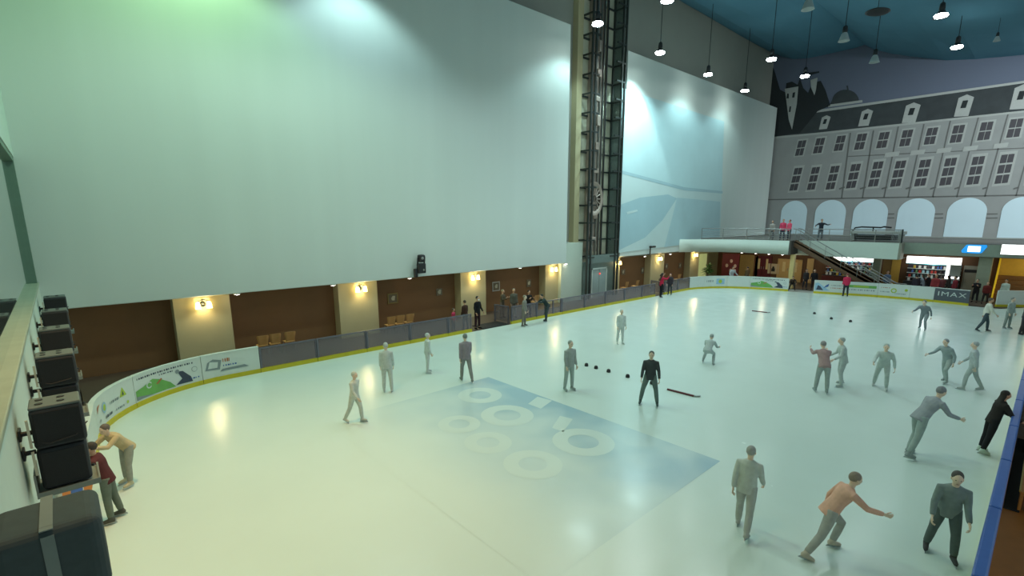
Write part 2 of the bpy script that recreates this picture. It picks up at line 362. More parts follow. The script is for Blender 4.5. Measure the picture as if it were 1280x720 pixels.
for i, (p, lab) in enumerate(LITS):
    q = P(*p, Z=17.0)
    if i == 0: lit0.location = q; lit0['label'] = lab; lit0['group'] = 'pendant lamps'
    else: dup(lit0, q, label=lab, group='pendant lamps')
for i, (p, lab) in enumerate((((1010, 9), 'unlit white pendant lamp at the top edge above the mural dome'), ((1055, 49), 'unlit white pendant lamp at the ceiling crease'), ((1093, 76), 'unlit pendant lamp hanging lowest over the grey painted sky'))):
    q = P(*p, Z=17.0)
    if i == 0: dark0.location = q; dark0['label'] = lab; dark0['group'] = 'pendant lamps'
    else: dup(dark0, q, label=lab, group='pendant lamps')
q = P(1246, 50, Z=17.5); t = dup(dark0, q, label='small pale pendant lamp at the far right under the blue ceiling', group='pendant lamps'); t.scale = (.6, .6, .6)
t = thing('lamp_reflector', 'black unlit disc hanging edge-on under the blue ceiling', 'lamp', P(1097, 15, Z=17.5), math.radians(-40))
MB().lathe([(.05, .1), (.5, .06), (.62, 0), (.5, -.05), (.05, -.08)], n=20).build('disc', M_black, t); MB().tube([(0, 0, .1), (0, 0, 1.95)], .02, 6).build('cable', M_black, t)
for ch in t.children: ch.rotation_euler = (0, .1, 0) if ch.name.startswith('disc') else (0, 0, 0)

def ceil_z(y):
    for (y0, z0), (y1, z1) in zip(prof, prof[1:]):
        if y1 <= y <= y0: return z1+(z0-z1)*(y-y1)/(y0-y1)
    return 19
for o in [o for o in D.objects if o.name.startswith('pendant_lamp')]:
    for ch in o.children:
        if ch.name.startswith('cable'):
            ch.data = MB().tube([(0, 0, .75), (0, 0, (ceil_z(o.location.y)-.12-o.location.z)/o.scale.z)], .022, 6).mesh('cable', M_black)

def light(kind, name, loc, energy, col, **k):
    l = D.lights.new(name, kind); l.energy = energy; l.color = col
    for a, v in k.items(): setattr(l, a, v)
    o = D.objects.new(name, l); C.objects.link(o); o.location = loc; return o
COOL = (.8, .97, .95); WARM = (1, .64, .26); GREEN = (.5, 1, .48); CYAN = (.62, .97, 1); PALE = (.72, 1, .86)
POW = 820
for y in (20.5, 15.8, 10.9, 6.4):
    for x in (4, 11, 18.2, 25.4, 32.5, 40, 47):
        if y == 10.9 and x > 30: continue
        if y == 20.5 and x == 18.2: continue
        e, c = POW, COOL
        if y == 20.5:
            e = POW*{4: 1.5, 11: 1.0, 25.4: .95, 32.5: 4.0, 40: 1.1, 47: .5}[x]
            c = {4: GREEN, 11: CYAN}.get(x, CYAN)
        elif x < 12 and y > 15: e, c = POW*1.4, PALE
        elif x < 12: e, c = (POW*(2.2 if y < 8 else 5.2), WARM) if x == 4 else (POW*(.75 if y < 8 else .3), (1, .9, .7))
        else: e *= .76
        if x >= 40 and y < 20: e *= .6
        if x == 18.2: e *= .9
        light('SPOT', 'pendant_light', ((x if x > 5 else x+.6) if c != WARM else 1.8, y, 16.95), e, c, spot_size=math.radians(66 if c == WARM else 128), spot_blend=1 if c == WARM else .45, shadow_soft_size=.3)

for y, e in ((-7, 9500), (0, 2000)):  # unseen fill spots added to brighten the mural, strongest from the right
    o = light('SPOT', 'added_mural_fill', (46, y, 15.5), e, (.85, .97, 1), spot_size=math.radians(85), spot_blend=.8, shadow_soft_size=.3)
    o.rotation_euler = (Vector((60, 5.5 if y < -3 else 6, 9.5))-o.location).to_track_quat('-Z', 'Y').to_euler()

o = light('SPOT', 'added_wedge_spot', (31.9, 20.6, 17.4), 3400, (.75, 1, 1), spot_size=math.radians(46), spot_blend=.35, shadow_soft_size=.1)  # unseen spot added to strengthen the bright wedge on the picture panel
o.rotation_euler = (Vector((34.0, 22.75, 11.6))-o.location).to_track_quat('-Z', 'Y').to_euler()
# ------------------------------------------------------------------ wall lights
M_bulb = mat('sconce_glass', (255, 236, 170), .4, emit=9, ecol=(255, 224, 140))
def sconce():
    t = thing('wall_sconce', '', 'wall lamp', group='sconces on the cream pillars')
    MB().lathe([(.1, -.02), (.11, .0), (.1, .03), (.03, .05)], n=12).build('mount', M_iron, t).rotation_euler = (PI/2, 0, 0)
    MB().tube([(-.22, -.16, .14), (0, -.1, .2), (.22, -.16, .14)], .022, 6).tube([(0, 0, .02), (0, -.08, .2)], .02, 6).build('bracket', M_iron, t)
    for sx in (-.2, .2):
        MB().lathe([(.03, .12), (.07, .08), (.09, -.04), (.1, -.16), (.05, -.12)], (sx, -.16, 0), 12).build('glass_shade', M_bulb, t)
    return t
s0 = sconce()
SC = [(251, 378, 'double wall sconce on the leftmost cream pillar above the ad boards'), (446, 359, 'double wall sconce on the cream pillar between the two rows of wooden chairs'), (588, 347, 'double wall sconce above the man in the face mask'),
      (688, 338, 'double wall sconce on the cream pillar beside the white wall block'), (768, 331, 'double wall sconce just right of the lift door'), (821, 325, 'double wall sconce above the woman in the red jacket'), (868, 321, 'double wall sconce left of the pale lit doorway')]
for i, (x, y, lab) in enumerate(SC):
    q = P(x, y, Y=23.1)
    q.x = (4.0, 10.8, 18.0, 24.85, 32.3, 38.3, 44.6)[i]; q.z = 2.42
    o = s0 if i == 0 else dup(s0, q); o.location = q; o['label'] = lab
    light('POINT', 'sconce_light', (q.x, 22.75, 2.4), 34, (1, .82, .45), shadow_soft_size=.08)
M_dl = mat('downlight_lens', (255, 240, 235), .4, emit=14)
d0 = thing('downlight', '', 'ceiling light', group='downlights under the white panels')
MB().lathe([(.13, 0), (.13, -.04), (.1, -.05)], n=14).build('trim_ring', M_white, d0); MB().lathe([(.095, -.02), (.095, -.055), (.02, -.07)], n=14).build('lens', M_dl, d0)
DL = [(296, 365, 'leftmost downlight, right of the first cream pillar'), (416, 354, 'downlight left of the second cream pillar'), (512, 346, 'downlight below the black stage lamp on the white panel'), (650, 335, 'downlight above the group at the rink gate'),
      (704, 331, 'downlight by the white wall block left of the lift'), (806, 321, 'downlight under the left half of the blue picture panel'), (838, 317, 'downlight right of the sconce over the red jacket')]
for i, (x, y, lab) in enumerate(DL):
    q = P(x, y, Z=2.78); q.y = min(max(q.y, 22.98), 23.06); q.z = 2.79
    q2 = P(x, y, Y=22.8); q.x = q2.x; q.y = 22.8; q.z = 2.775
    if i == 4: q = Vector((25.9, 22.8, 2.775))
    o = d0 if i == 0 else dup(d0, q); o.location = q; o['label'] = lab

# ------------------------------------------------------------------ lift shaft
t = thing('lift_shaft', 'tall dark steel lift shaft between the two white wall panels', 'lift', (29.8, 22.9, 0))
M_lsteel = mat('lift_steel', (66, 70, 68), .45, .5); M_lglass = mat('lift_glass', (120, 140, 134), .08, alpha=.25, spec=.8)
M_mach = mat('lift_machinery', (170, 152, 140), .4, .25, noise=.3, scale=1.5)
XA, XB, YA, YB = -1.95, 1.75, -.35, .7
for (x, y) in ((XA, YA), (XB, YA), (XA, YB), (XB, YB), (XA+.35, YA-.02), (XB-.4, YA-.02)):
    MB().box((x-.06, y-.06, 0), (x+.06, y+.06, 23)).build('column', M_lsteel, t)
for k in range(17):
    zz = 3.0+k*1.23
    b = MB()
    b.box((XA, YA-.05, zz), (XA+.8, YA+.05, zz+.1)); b.box((XB-1.0, YA-.05, zz), (XB, YA+.05, zz+.1)); b.box((XA-.05, YA, zz), (XA+.05, YB, zz+.1)); b.box((XB-.05, YA, zz), (XB+.05, YB, zz+.1))
    b.box((XA, YB-.05, zz), (XB, YB+.05, zz+.1))
    b.build('cross_bar', M_lsteel, t)
MB().box((XA+.9, .3, 3.4), (XA+1.9, .75, 22.9)).build('counterweight_rail', M_mach, t)
MB().box((XA-.3, .78, 2.6), (XB+.2, .82, 23)).build('shaft_back', mat('shaft_back_beige', (206, 204, 180), .7), t)
M_rail2 = mat('guide_rail_steel', (150, 150, 142), .3, .7)
for x in (-.85, -.45, -.1, .2): MB().box((x-.05, .1, 2.6), (x+.05, .22, 23)).build('guide_rail', M_rail2, t)
for x in (-.3, .05, .12): MB().tube([(x, 0, 3), (x, 0, 23)], .025, 6).build('cable', M_black, t)
for k in range(9): MB().rbox((-1.0+.1*(k % 3), -.02, 4.2+k*1.6), (-.55+.1*(k % 2), .2, 4.5+k*1.6+.2*(k % 3)), .03).build('bracket', M_mach, t)
w = MB(); n = 24
for k in range(n):
    a = 2*PI*k/n; w.box((-.02, -.02, 0), (.02, .02, .01)); 
w = MB().rings([[(-1.0+r*math.cos(2*PI*k/32), yy, 7.2+r*1.25*math.sin(2*PI*k/32)) for k in range(32)] for r, yy in ((.95, -.15), (.95, -.05), (.7, -.05), (.7, -.15), (.95, -.15))], cap=False)
for k in range(16):
    a = 2*PI*k/16; w.tube([(-1.0+.2*math.cos(a), -.1, 7.2+.25*math.sin(a)), (-1.0+.75*math.cos(a), -.1, 7.2+.94*math.sin(a))], .04, 6)
w.build('pulley_wheel', M_mach, t)
MB().box((XA, YA, 2.6), (XB, YA+.06, 3.2)).build('header', mat('lift_header', (112, 126, 122), .5), t)
MB().box((XA, -.02, 0), (-1.0, .1, 2.7)).box((.9, -.02, 0), (XB, .1, 2.7)).box((-1.0, -.02, 2.15), (.9, .1, 2.7)).build('surround', mat('lift_surround', (112, 128, 122), .5, noise=.1), t)
dr = MB().box((-.85, -.0, 0), (-.02, .05, 2.1)).box((.02, -.0, 0), (.8, .05, 2.1)).build('door', mat('lift_door', (176, 192, 190), .25, .3), t)
MB().box((-.95, -.05, 0), (-.85, .08, 2.2)).box((.8, -.05, 0), (.9, .08, 2.2)).box((-.95, -.05, 2.1), (.9, .08, 2.2)).build('door_frame', M_white, dr)
MB().ell((.0, -.06, 1.75), (.06, .02, .06), 8).build('indicator', mat('red_led', (255, 50, 40), .4, emit=2), t)
MB().box((XB-.02, YA, 3.2), (XB+.0, YB, 23)).build('glass', M_lglass, t)

# ------------------------------------------------------------------ stage lamp on panel
t = thing('stage_lamp', 'black stage lamp fixed on the lower edge of the blank white panel', 'stage lamp', (13.95, 22.5, 2.9))
MB().rbox((-.22, -.25, .1), (.22, .02, .62), .05).build('base', M_black, t)
MB().tube([(-.2, -.1, .6), (-.2, -.15, .95)], .045, 8).tube([(.2, -.1, .6), (.2, -.15, .95)], .045, 8).build('yoke', M_black, t)
MB().rbox((-.17, -.32, .68), (.17, .02, 1.08), .08).build('head', M_black, t)
MB().ell((-.03, -.32, .9), (.08, .03, .08), 10).build('lens', M_steel, t); MB().ell((.06, -.26, .28), (.05, .02, .06), 8).build('knob', M_steel, t)
MB().rbox((-.4, -.12, -.1), (-.2, .05, .35), .04).build('driver_box', M_black, t); MB().box((-.12, 0, .15), (.12, .19, .4)).build('wall_plate', M_steel, t)
t = thing('camera_bracket', 'small dark bracket on the lower edge of the blue picture panel', 'bracket', P(811, 318, Y=22.6))
MB().tube([(0, .1, 0), (0, -.1, .0), (0, -.12, .6)], .05, 8).build('post', M_iron, t); MB().rbox((-.1, -.3, .55), (.55, -.05, .7), .03).build('head', M_iron, t)

# ------------------------------------------------------------------ row of speakers on the left wall
M_spk = mat('speaker_cabinet', (46, 48, 52), .7, noise=.08, scale=10); M_cap = mat('speaker_cover_top', (92, 100, 98), .6); M_tray = mat('tray_metal', (120, 124, 118), .5)
M_lightstrip = mat('pale_plastic_strip', (190, 182, 160), .5)
def speaker(lab, y):
    t = thing('wall_speaker', lab, 'loudspeaker', (-.31, y, 2.47), 0, 'speakers on the left wall')
    ca = MB().rbox((-.24, -.02, .06), (.23, .43, .58), .05, seg=3).rbox((-.24, -.02, .59), (.25, .45, 1.1), .05, seg=3).build('cabinet', M_spk, t)
    MB().rbox((-.235, -.01, 1.09), (.24, .44, 1.13), .02).build('top_cover', M_cap, ca)
    for sx in (-.14, .06):
        for sy in (.12, .3): MB().lathe([(.03, 1.125), (.04, 1.135), (.03, 1.14)], (sx, sy, 0), 10).build('rigging_point', M_black, ca)
    MB().rbox((-.21, -.03, .1), (.2, -.015, .55), .01).rbox((-.21, -.03, .63), (.22, -.015, 1.06), .01).build('grille', mat('speaker_grille', (36, 36, 38), .9, noise=.2, scale=120), t)
    tr = MB().box((-.3, -.06, 0), (.3, .5, .03)).box((-.3, -.07, 0), (.3, -.05, .07)).box((.28, -.06, 0), (.3, .5, .07)).box((-.3, -.06, 0), (-.28, .5, .3)).build('tray', M_tray, t)
    MB().ell((.25, .05, .22), (.02, .02, .02), 6).build('bolt', M_black, tr)
    for zz in (.55, .8): MB().tube([(-.24, .1, zz), (-.34, .1, zz)], .03, 8).rbox((-.36, .02, zz-.07), (-.335, .18, zz+.07), .008).build('wall_arm', M_black, t)
    MB().box((-.275, -.055, .3), (-.25, -.03, .6)).box((-.275, -.055, .65), (-.25, -.03, 1.0)).build('side_strip', M_lightstrip, t)
    MB().tube([(-.27, .0, .72), (-.1, -.04, .66), (.15, -.04, .7), (.27, .1, .8)], .008, 6).build('cable', M_black, t)
    return t
sp0 = speaker('black wall speaker over the white ad boards, its tray showing the brown floor below', 7.95)
for y, lab in ((10.9, 'black wall speaker third from the camera, a cable across its middle'), (13.6, 'black wall speaker fourth from the camera, against the brown wall'), (16.4, 'black wall speaker fifth from the camera'), (19.4, 'black wall speaker farthest from the camera, a pale cable on its back')):
    dup(sp0, (-.31, y, 2.48), label=lab)
t = speaker('dark covered speaker nearest the camera at bottom left, a grey strap over it', 4.65)
t.location = (-.36, 4.62, 2.44); t.scale = (1.22, 1.15, 1.0)
for ch in list(t.children):
    if ch.name.startswith(('cable', 'side_strip')): D.objects.remove(ch)
b = MB().rbox((-.25, -.05, .55), (.26, .47, 1.18), .07, seg=4); b.build('fabric_cover', mat('dark_cover_fabric', (62, 72, 74), .8, noise=.1, scale=14), t)
MB().box((-.02, -.058, .5), (.04, -.05, 1.14)).box((-.02, -.052, 1.182), (.04, .47, 1.19)).poly([(-.02, -.058, 1.12), (.04, -.058, 1.12), (.04, 0, 1.192), (-.02, 0, 1.192)], (0, .004, -.004)).build('strap', mat('grey_webbing', (120, 128, 124), .7), t)

# ------------------------------------------------------------------ rink boards
M_clear = mat('smoky_clear_panel', (122, 110, 118), .12, alpha=.45, spec=.6); M_adw = mat('ad_white', (206, 212, 206), .5, noise=.02); M_rail = mat('board_rail_dark', (104, 100, 110), .4, .3)
M_brail = mat('blue_cap_rail', (70, 100, 168), .3)
def seg_board(name, lab, group, p, q, kind, h=1.0, cat='rink board', th=.1):
    """one board from p to q on the ice side; local x runs along it, +y away from the ice"""
    p, q = Vector((*p, 0)), Vector((*q, 0)); L = (q-p).length; a = math.atan2(q.y-p.y, q.x-p.x)
    t = thing(name, lab, cat, p, a, group); g = .012
    MB().box((g, -.02, 0), (L-g, th, .16)).build('kick_strip', M_yellow, t)
    if kind == 'clear':
        MB().box((g, .02, .16), (L-g, .05, h)).build('clear_panel', M_clear, t)
        MB().box((g, .0, h), (L-g, .08, h+.05)).build('top_rail', M_rail, t)
        MB().box((g, .0, .16), (g+.07, .08, h)).build('post', M_rail, t)
        MB().box((L-g-.04, .01, .16), (L-g, .07, h)).build('post', M_rail, t)
    elif kind == 'bars':
        MB().box((g, .0, h), (L-g, .08, h+.06)).build('top_rail', M_rail, t)
        MB().box((g, .02, .16), (L-g, .05, h*.55)).build('clear_panel', M_clear, t)
        for k in range(4): MB().box((g+(L-.1)*k/3, .0, .16), (g+.07+(L-.1)*k/3, .08, h)).build('post', M_rail, t)
    elif kind == 'blue':
        MB().box((g, 0, .16), (L-g, th, h)).build('board_panel', M_adw, t)
        MB().rbox((g, -.02, h), (L-g, th+.04, h+.1), .03).build('cap_rail', M_brail, t)
    else:
        MB().box((g, 0, .16), (L-g, th, h)).build('board_panel', M_adw if kind != 'dark' else mat('ad_dark_grey', (84, 88, 96), .5), t)
        MB().rbox((g, -.015, h), (L-g, th+.015, h+.04), .012).build('top_cap', M_white, t)
    return t, L
c_green = mat('ad_green', (110, 168, 84), .5, noise=.12, scale=4); c_blue = mat('ad_blue', (58, 96, 160), .5); c_ink = mat('ad_ink', (58, 66, 84), .5); c_red = mat('ad_rust', (178, 104, 62), .5)
c_lime = mat('ad_lime', (170, 190, 60), .5); c_grey = mat('ad_grey', (130, 140, 142), .5); c_sky = mat('ad_sky', (150, 184, 206), .5)
ADM = [c_green, c_blue, c_ink, c_red, c_lime, c_grey, c_sky, M_white]
def ad(t, L, kind, h=1.0):
    """flat artwork on the ice face of a board; u, v run 0..1 over its face seen from the ice"""
    b = MB(); rev = t.get('rev', False)
    def q(u, v, k=1): return (((1-u) if rev else u)*L, -.004*k, .18+v*(h-.2))
    def pl(L_, mi, k=1): b.flat([q(u, v, k) for u, v in L_], mi)
    def bars(u0, u1, v, n, hh, mi):
        st = (u1-u0)/n
        for i in range(n): pl([(u0+i*st, v), (u0+i*st+st*(.35+.4*((i*7) % 3)/2), v), (u0+i*st+st*(.35+.4*((i*7) % 3)/2), v+hh), (u0+i*st, v+hh)], mi, 2)
    def disc(u, v, r, mi, k=2): pl([(u+r*math.cos(a)/L*(h-.2), v+r*math.sin(a)) for a in np.linspace(0, 2*PI, 17)[:-1]], mi, k)
    if kind == 'hill':
        pl([(.02, .04), (.62, .04), (.55, .3), (.42, .55), (.3, .68), (.15, .5), (.02, .42)], 0)
        bars(.06, .9, .84, 26, .07, 2); bars(.4, .62, .72, 7, .05, 2)
        pl([(.02, .04), (.3, .04), (.02, .2)], 5, 2); disc(.24, .48, .14, 7); disc(.24, .48, .09, 0, 3)
        pl([(.62, .08), (.86, .06), (.84, .3), (.74, .62), (.66, .66), (.72, .3)], 2, 2); disc(.66, .66, .09, 5, 3); pl([(.34, .42), (.42, .6), (.44, .56), (.37, .4)], 3, 3)
        disc(.9, .58, .12, 5); disc(.9, .58, .1, 7, 3); bars(.8, .97, .16, 5, .06, 1)
    elif kind == 'logos':
        pl([(.08, .55), (.22, .8), (.1, .78)], 3); disc(.34, .55, .2, 6); disc(.34, .55, .12, 4, 3); bars(.5, .72, .48, 7, .1, 5); bars(.1, .22, .2, 4, .08, 5); bars(.34, .54, .12, 7, .1, 2)
        pl([(.72, .5), (.86, .5), (.79, .86)], 4); pl([(.77, .55), (.81, .55), (.79, .72)], 2, 2); bars(.62, .8, .12, 5, .07, 5); disc(.86, .2, .06, 4)
    elif kind == 'car':
        pl([(.05, .35), (.3, .3), (.34, .72), (.2, .82), (.1, .7)], 5); pl([(.1, .42), (.26, .4), (.28, .66), (.14, .72)], 7, 2); bars(.36, .5, .62, 4, .16, 3); bars(.36, .6, .42, 6, .07, 1)
        pl([(.3, .2), (.8, .22), (.72, .34), (.34, .3)], 5, 2)
    elif kind == 'skater':
        pl([(.03, .1), (.5, .1), (.3, .5), (.12, .85), (.03, .8)], 6); pl([(.08, .15), (.3, .12), (.2, .5), (.12, .6)], 2, 2); pl([(.3, .35), (.44, .5), (.46, .8), (.36, .6)], 1, 2); bars(.52, .95, .6, 9, .1, 5); bars(.52, .9, .35, 8, .08, 3)
    elif kind == 'greenbar':
        pl([(.05, .55), (.95, .55), (.95, .8), (.05, .8)], 0); pl([(.2, .62), (.7, .62), (.7, .74), (.2, .74)], 4, 2); bars(.08, .92, .3, 12, .1, 5)
    elif kind == 'sun':
        disc(.5, .5, .22, 4); disc(.5, .5, .13, 7, 3); disc(.88, .6, .12, 4); bars(.08, .4, .3, 7, .1, 5); bars(.1, .4, .7, 5, .06, 3); bars(.55, .9, .2, 7, .08, 5)
    elif kind == 'smalllogo':
        bars(.1, .45, .45, 5, .2, 5); pl([(.55, .2), (.9, .2), (.9, .8), (.55, .8)], 6); disc(.72, .5, .2, 4)
    if b.f: b.build('ad_artwork', ADM, t)
# left corner: outline walked from the straight run back to the left end
cor = [(5.1, 20.0)] + CORNER_L[::-1] + [(-.12, 14.3)]
def curve_board(lab, pts, kind, adk, group):
    """a curved board built along several points (ice side), artwork wrapped on it"""
    o = Vector((*pts[0], 0)); t = thing('rink_board', lab, 'rink board', o, 0, group)
    V2 = [Vector((x, y, 0)) for x, y in pts]; acc = [0]
    for i in range(1, len(V2)): acc.append(acc[-1]+(V2[i]-V2[i-1]).length)
    L = acc[-1]
    def at(s, off):
        s = min(max(s, 0), L)
        for i in range(len(V2)-1):
            if s <= acc[i+1]+1e-6:
                d = (V2[i+1]-V2[i]).normalized(); nrm = Vector((d.y, -d.x, 0)); 
                return V2[i]+d*(s-acc[i])+nrm*off-o
    # nrm points away from ice for this walk when ice is on the left; flip by sign sg
    ctr = Vector((20, 10, 0)); d0 = (V2[1]-V2[0]).normalized(); sg = 1 if Vector((d0.y, -d0.x, 0)).dot(V2[0]-ctr) > 0 else -1
    ns = 16; S = [L*(.004+.992*i/ns) for i in range(ns+1)]
    def sl(off0, off1, z0, z1):
        bb = MB(); bb.rings([[at(s, sg*off0)+Vector((0, 0, z0)), at(s, sg*off1)+Vector((0, 0, z0)), at(s, sg*off1)+Vector((0, 0, z1)), at(s, sg*off0)+Vector((0, 0, z1))] for s in S], smooth=False); return bb
    sl(-.02, .1, 0, .16).build('kick_strip', M_yellow, t)
    sl(0, .1, .16, 1.0).build('board_panel', mat('ad_dark_grey', (84, 88, 96), .5) if kind == 'dark' else M_adw, t)
    sl(-.015, .115, 1.0, 1.04).build('top_cap', M_white, t)
    # artwork: build flat then wrap
    tmp = D.objects.new('tmp', None); tmp['rev'] = (sg == -1) != True
    bb = None
    before = set(D.objects); ad(tmp, L, adk)
    for x in set(D.objects)-before:
        me = x.data; bmm = bmesh.new(); bmm.from_mesh(me)
        for k in range(1, 12): bmesh.ops.bisect_plane(bmm, geom=bmm.verts[:]+bmm.edges[:]+bmm.faces[:], plane_co=(L*k/12, 0, 0), plane_no=(1, 0, 0))
        for v in bmm.verts: v.co = at(v.co.x, sg*(v.co.y*1.0-.003))+Vector((0, 0, v.co.z))
        bmesh.ops.recalc_face_normals(bmm, faces=bmm.faces[:]); bmm.to_mesh(me); bmm.free(); x.parent = t
    D.objects.remove(tmp)
    return t, at, L, sg
def walk(pts, s0, s1):
    V2 = [Vector(p) for p in pts]; acc = [0]
    for i in range(1, len(V2)): acc.append(acc[-1]+(V2[i]-V2[i-1]).length)
    def f(s):
        for i in range(len(V2)-1):
            if s <= acc[i+1]+1e-6: return V2[i]+(V2[i+1]-V2[i])*((s-acc[i])/(acc[i+1]-acc[i]))
        return V2[-1]
    return [tuple(f(s0))]+[tuple(V2[i]) for i in range(len(V2)) if s0+.02 < acc[i] < s1-.02]+[tuple(f(s1))], acc[-1]
_, LT = walk(cor, 0, .1)
for s0, s1, ak, lab in ((0, 1.95, 'car', 'curved white ad board with a grey car sketch below the first cream pillar'), (1.95, 4.35, 'hill', 'curved white ad board with a green hill and a line of dark lettering'), (4.35, 6.7, 'logos', 'curved white ad board with small logos and a yellow triangle'), (6.7, LT, 'none', 'plain white board hidden partly by the left speakers')):
    curve_board(lab, walk(cor, s0, s1)[0], 'white', ak, 'ad boards at the near left corner')
# long straight run: clear boards
GX = [5.1, 7.3, 9.5, 11.7, 13.9, 15.4]
for i in range(len(GX)-1): seg_board('rink_board', 'smoky clear rink board below the brown wall, left of the gate', 'clear boards left of the gate', (GX[i], 20.0), (GX[i+1], 20.0), 'clear', .92)
GX = [18.2, 20.2, 22.4, 24.6, 26.8, 29, 31.2, 33.0]
for i in range(len(GX)-1):
    if i == 1: seg_board('rink_board', 'barred rink board with dark posts in front of the white wall block', 'clear boards right of the gate', (GX[i], 20.0), (GX[i+1], 20.0), 'bars', .95)
    else: seg_board('rink_board', 'smoky clear rink board between the gate and the woman in red', 'clear boards right of the gate', (GX[i], 20.0), (GX[i+1], 20.0), 'clear', .95)
for x0, x1 in ((34.3, 36.3), (36.3, 38.2)): seg_board('rink_board', 'smoky clear rink board just right of the woman in red', 'clear boards before the far corner', (x0, 20.0), (x1, 20.0), 'clear', 1.0)
_, LF = walk(FAR, 0, .1)
def far_s(px):  # distance along the far boards of a photo column
    best = None
    for k in range(400):
        s = LF*k/400; p = walk(FAR, s, s+.01)[0][0]
        v = Vector((p[0], p[1], -CAMZ)); c = (v.dot(_r)/v.dot(_f)*FPX+640)
        if best is None or abs(c-px) < best[0]: best = (abs(c-px), s)
    return best[1]
FB = [(0, 880, 'clear', 'none', 'plain pale board at the start of the far corner'), (880, 908, 'white', 'smalllogo', 'white ad board with small logos below the green plant'), (908, 937, 'white', 'none', 'plain white board in front of the hanging-about skaters at the far corner'), (937, 985, 'white', 'hill', 'far white ad board with a green hill'),
      (1016, 1057, 'white', 'skater', 'far white ad board with blue and grey artwork beside the rink opening'), (1057, 1096, 'white', 'greenbar', 'far ad board with green bars under the staircase'), (1096, 1136, 'white', 'sun', 'far ad board with a round yellow sun logo'),
      (1136, 1166, 'white', 'none', 'plain pale far board left of the dark grey board'), (1166, 1217, 'dark', 'none', 'dark grey far ad board with pale lettering')]
for x0, x1, kd, ak, lab in FB:
    s0 = 0 if x0 == 0 else far_s(x0); s1 = LF if x1 == 1217 else far_s(x1)
    t, at, L, sg = curve_board(lab, walk(FAR, s0, s1)[0], kd, ak, 'boards along the far end')
    if kd == 'dark':
        cu = D.curves.new('txt', 'FONT'); cu.body = 'IMAX'; cu.size = .44; cu.extrude = .004; cu.align_x = 'CENTER'; cu.space_character = 1.15
        to = D.objects.new('txt', cu); C.objects.link(to); bpy.context.view_layer.update()
        me = D.meshes.new_from_object(to.evaluated_get(bpy.context.evaluated_depsgraph_get())); D.objects.remove(to)
        for v in me.vertices:
            s = L*.5+v.co.x*1.35; v.co = at(s, sg*(-.012-v.co.z))+Vector((0, 0, .5+v.co.y))
        me.materials.clear(); me.materials.append(M_white); lo = D.objects.new('lettering', me); C.objects.link(lo); lo.parent = t
seg_board('rink_board', 'pale green-white board end at the far right corner', 'boards along the far end', (45.6, 2.1), (46.9, .7), 'white', 1.05)
# right side, blue cap rail
xs = [1.2+2.4*i for i in range(19)]
for i in range(len(xs)-1):
    seg_board('rink_board', 'white rink board with a blue cap rail along the right side', 'blue railed boards on the right', (xs[i+1], .1), (xs[i], .1), 'blue', 1.04, th=.1)
ys = [4.0+2.12*i for i in range(5)]
for i in range(len(ys)-1):
    seg_board('rink_board', 'white rink board with a blue cap rail below the left wall speakers', 'blue railed boards on the left', (-.3 if i < 4 else -.3, ys[i]), (-.3, ys[i+1]), 'blue', 1.04, th=.1)

# gate mats and open gates
t = thing('rubber_mat', 'black rubber mat lying in the open rink gate by the masked man', 'mat', (17.15, 20.5, 0))
MB().rbox((-.9, -.45, 0), (.9, .6, .03), .01).build('mat_sheet', mat('black_rubber', (26, 28, 30), .8), t)
for k in range(6): MB().box((-.85, -.4+k*.17, .03), (.85, -.36+k*.17, .036)).build('rib', M_black, t)
def gate(lab, p, ang):
    t = thing('rink_gate', lab, 'gate', p, ang, 'open rink gates')
    MB().box((0, 0, .12), (1.1, .05, .95)).build('clear_panel', M_clear, t)
    for x in (0, 1.06): MB().box((x, -.02, .02), (x+.05, .07, 1.0)).build('post', M_rail, t)
    MB().box((0, -.01, .95), (1.11, .06, 1.01)).build('top_rail', M_rail, t); MB().box((.9, -.06, .55), (1.03, -.02, .62)).build('latch', M_steel, t)
    return t
gate('open smoky gate leaf swung back behind the masked man', (18.15, 20.15, 0), math.radians(95)); gate('open gate leaf beside the woman in the red jacket', (34.25, 20.2, 0), math.radians(80))

# ------------------------------------------------------------------ chairs and pictures by the long wall
M_ply = mat('plywood_back', (190, 140, 84), .5, noise=.08, scale=4, stretch=(1, 1, 5))
def chair():
    t = thing('cafe_chair', '', 'chair')
    def bk(z): return .2+.16*(z-.45)
    rs = []
    for zz, w_ in ((.5, .19), (.62, .2), (.75, .22), (.87, .235), (.92, .22)):
        rs.append([(x*w_, bk(zz)-.03*(1-x*x)+dy, zz) for dy, xs_ in ((0, (-1, -.5, 0, .5, 1)), (.02, (1, .5, 0, -.5, -1))) for x in xs_])
    MB().rings(rs).build('backrest', M_ply, t)
    MB().rbox((-.21, -.22, .44), (.21, .21, .465), .01).build('seat', M_ply, t)
    for sx in (-1, 1):
        for sy in (-1, 1): MB().tube([(sx*.18, sy*.18, .44), (sx*.21, sy*.21, 0)], .014, 8).build('leg', M_steel, t)
    return t
c0 = chair()
CH = [(327, 'leftmost wooden chair of the three by the dark brown recess'), (343, 'middle wooden chair of the three by the dark brown recess'), (361, 'wooden chair standing apart, right of its pair in the dark brown recess'), (488, 'left wooden chair of the three under the framed picture'),
      (499.5, 'middle wooden chair of the three under the framed picture'), (511, 'right wooden chair of the three under the framed picture'), (667, 'orange wooden chair behind the group at the gate'), (777, 'left chair of the pale pair right of the lift'), (790, 'right chair of the pale pair right of the lift'), (841, 'wooden chair behind the far gate by the woman in red')]
for i, (px, lab) in enumerate(CH):
    q = P(px, 425, Y=22.6); q.z = 0
    o = c0 if i == 0 else dup(c0, q); o.location = q; o.rotation_euler = (0, 0, PI+random.uniform(-.12, .12)); o['label'] = lab; o['group'] = 'wooden chairs along the long wall'
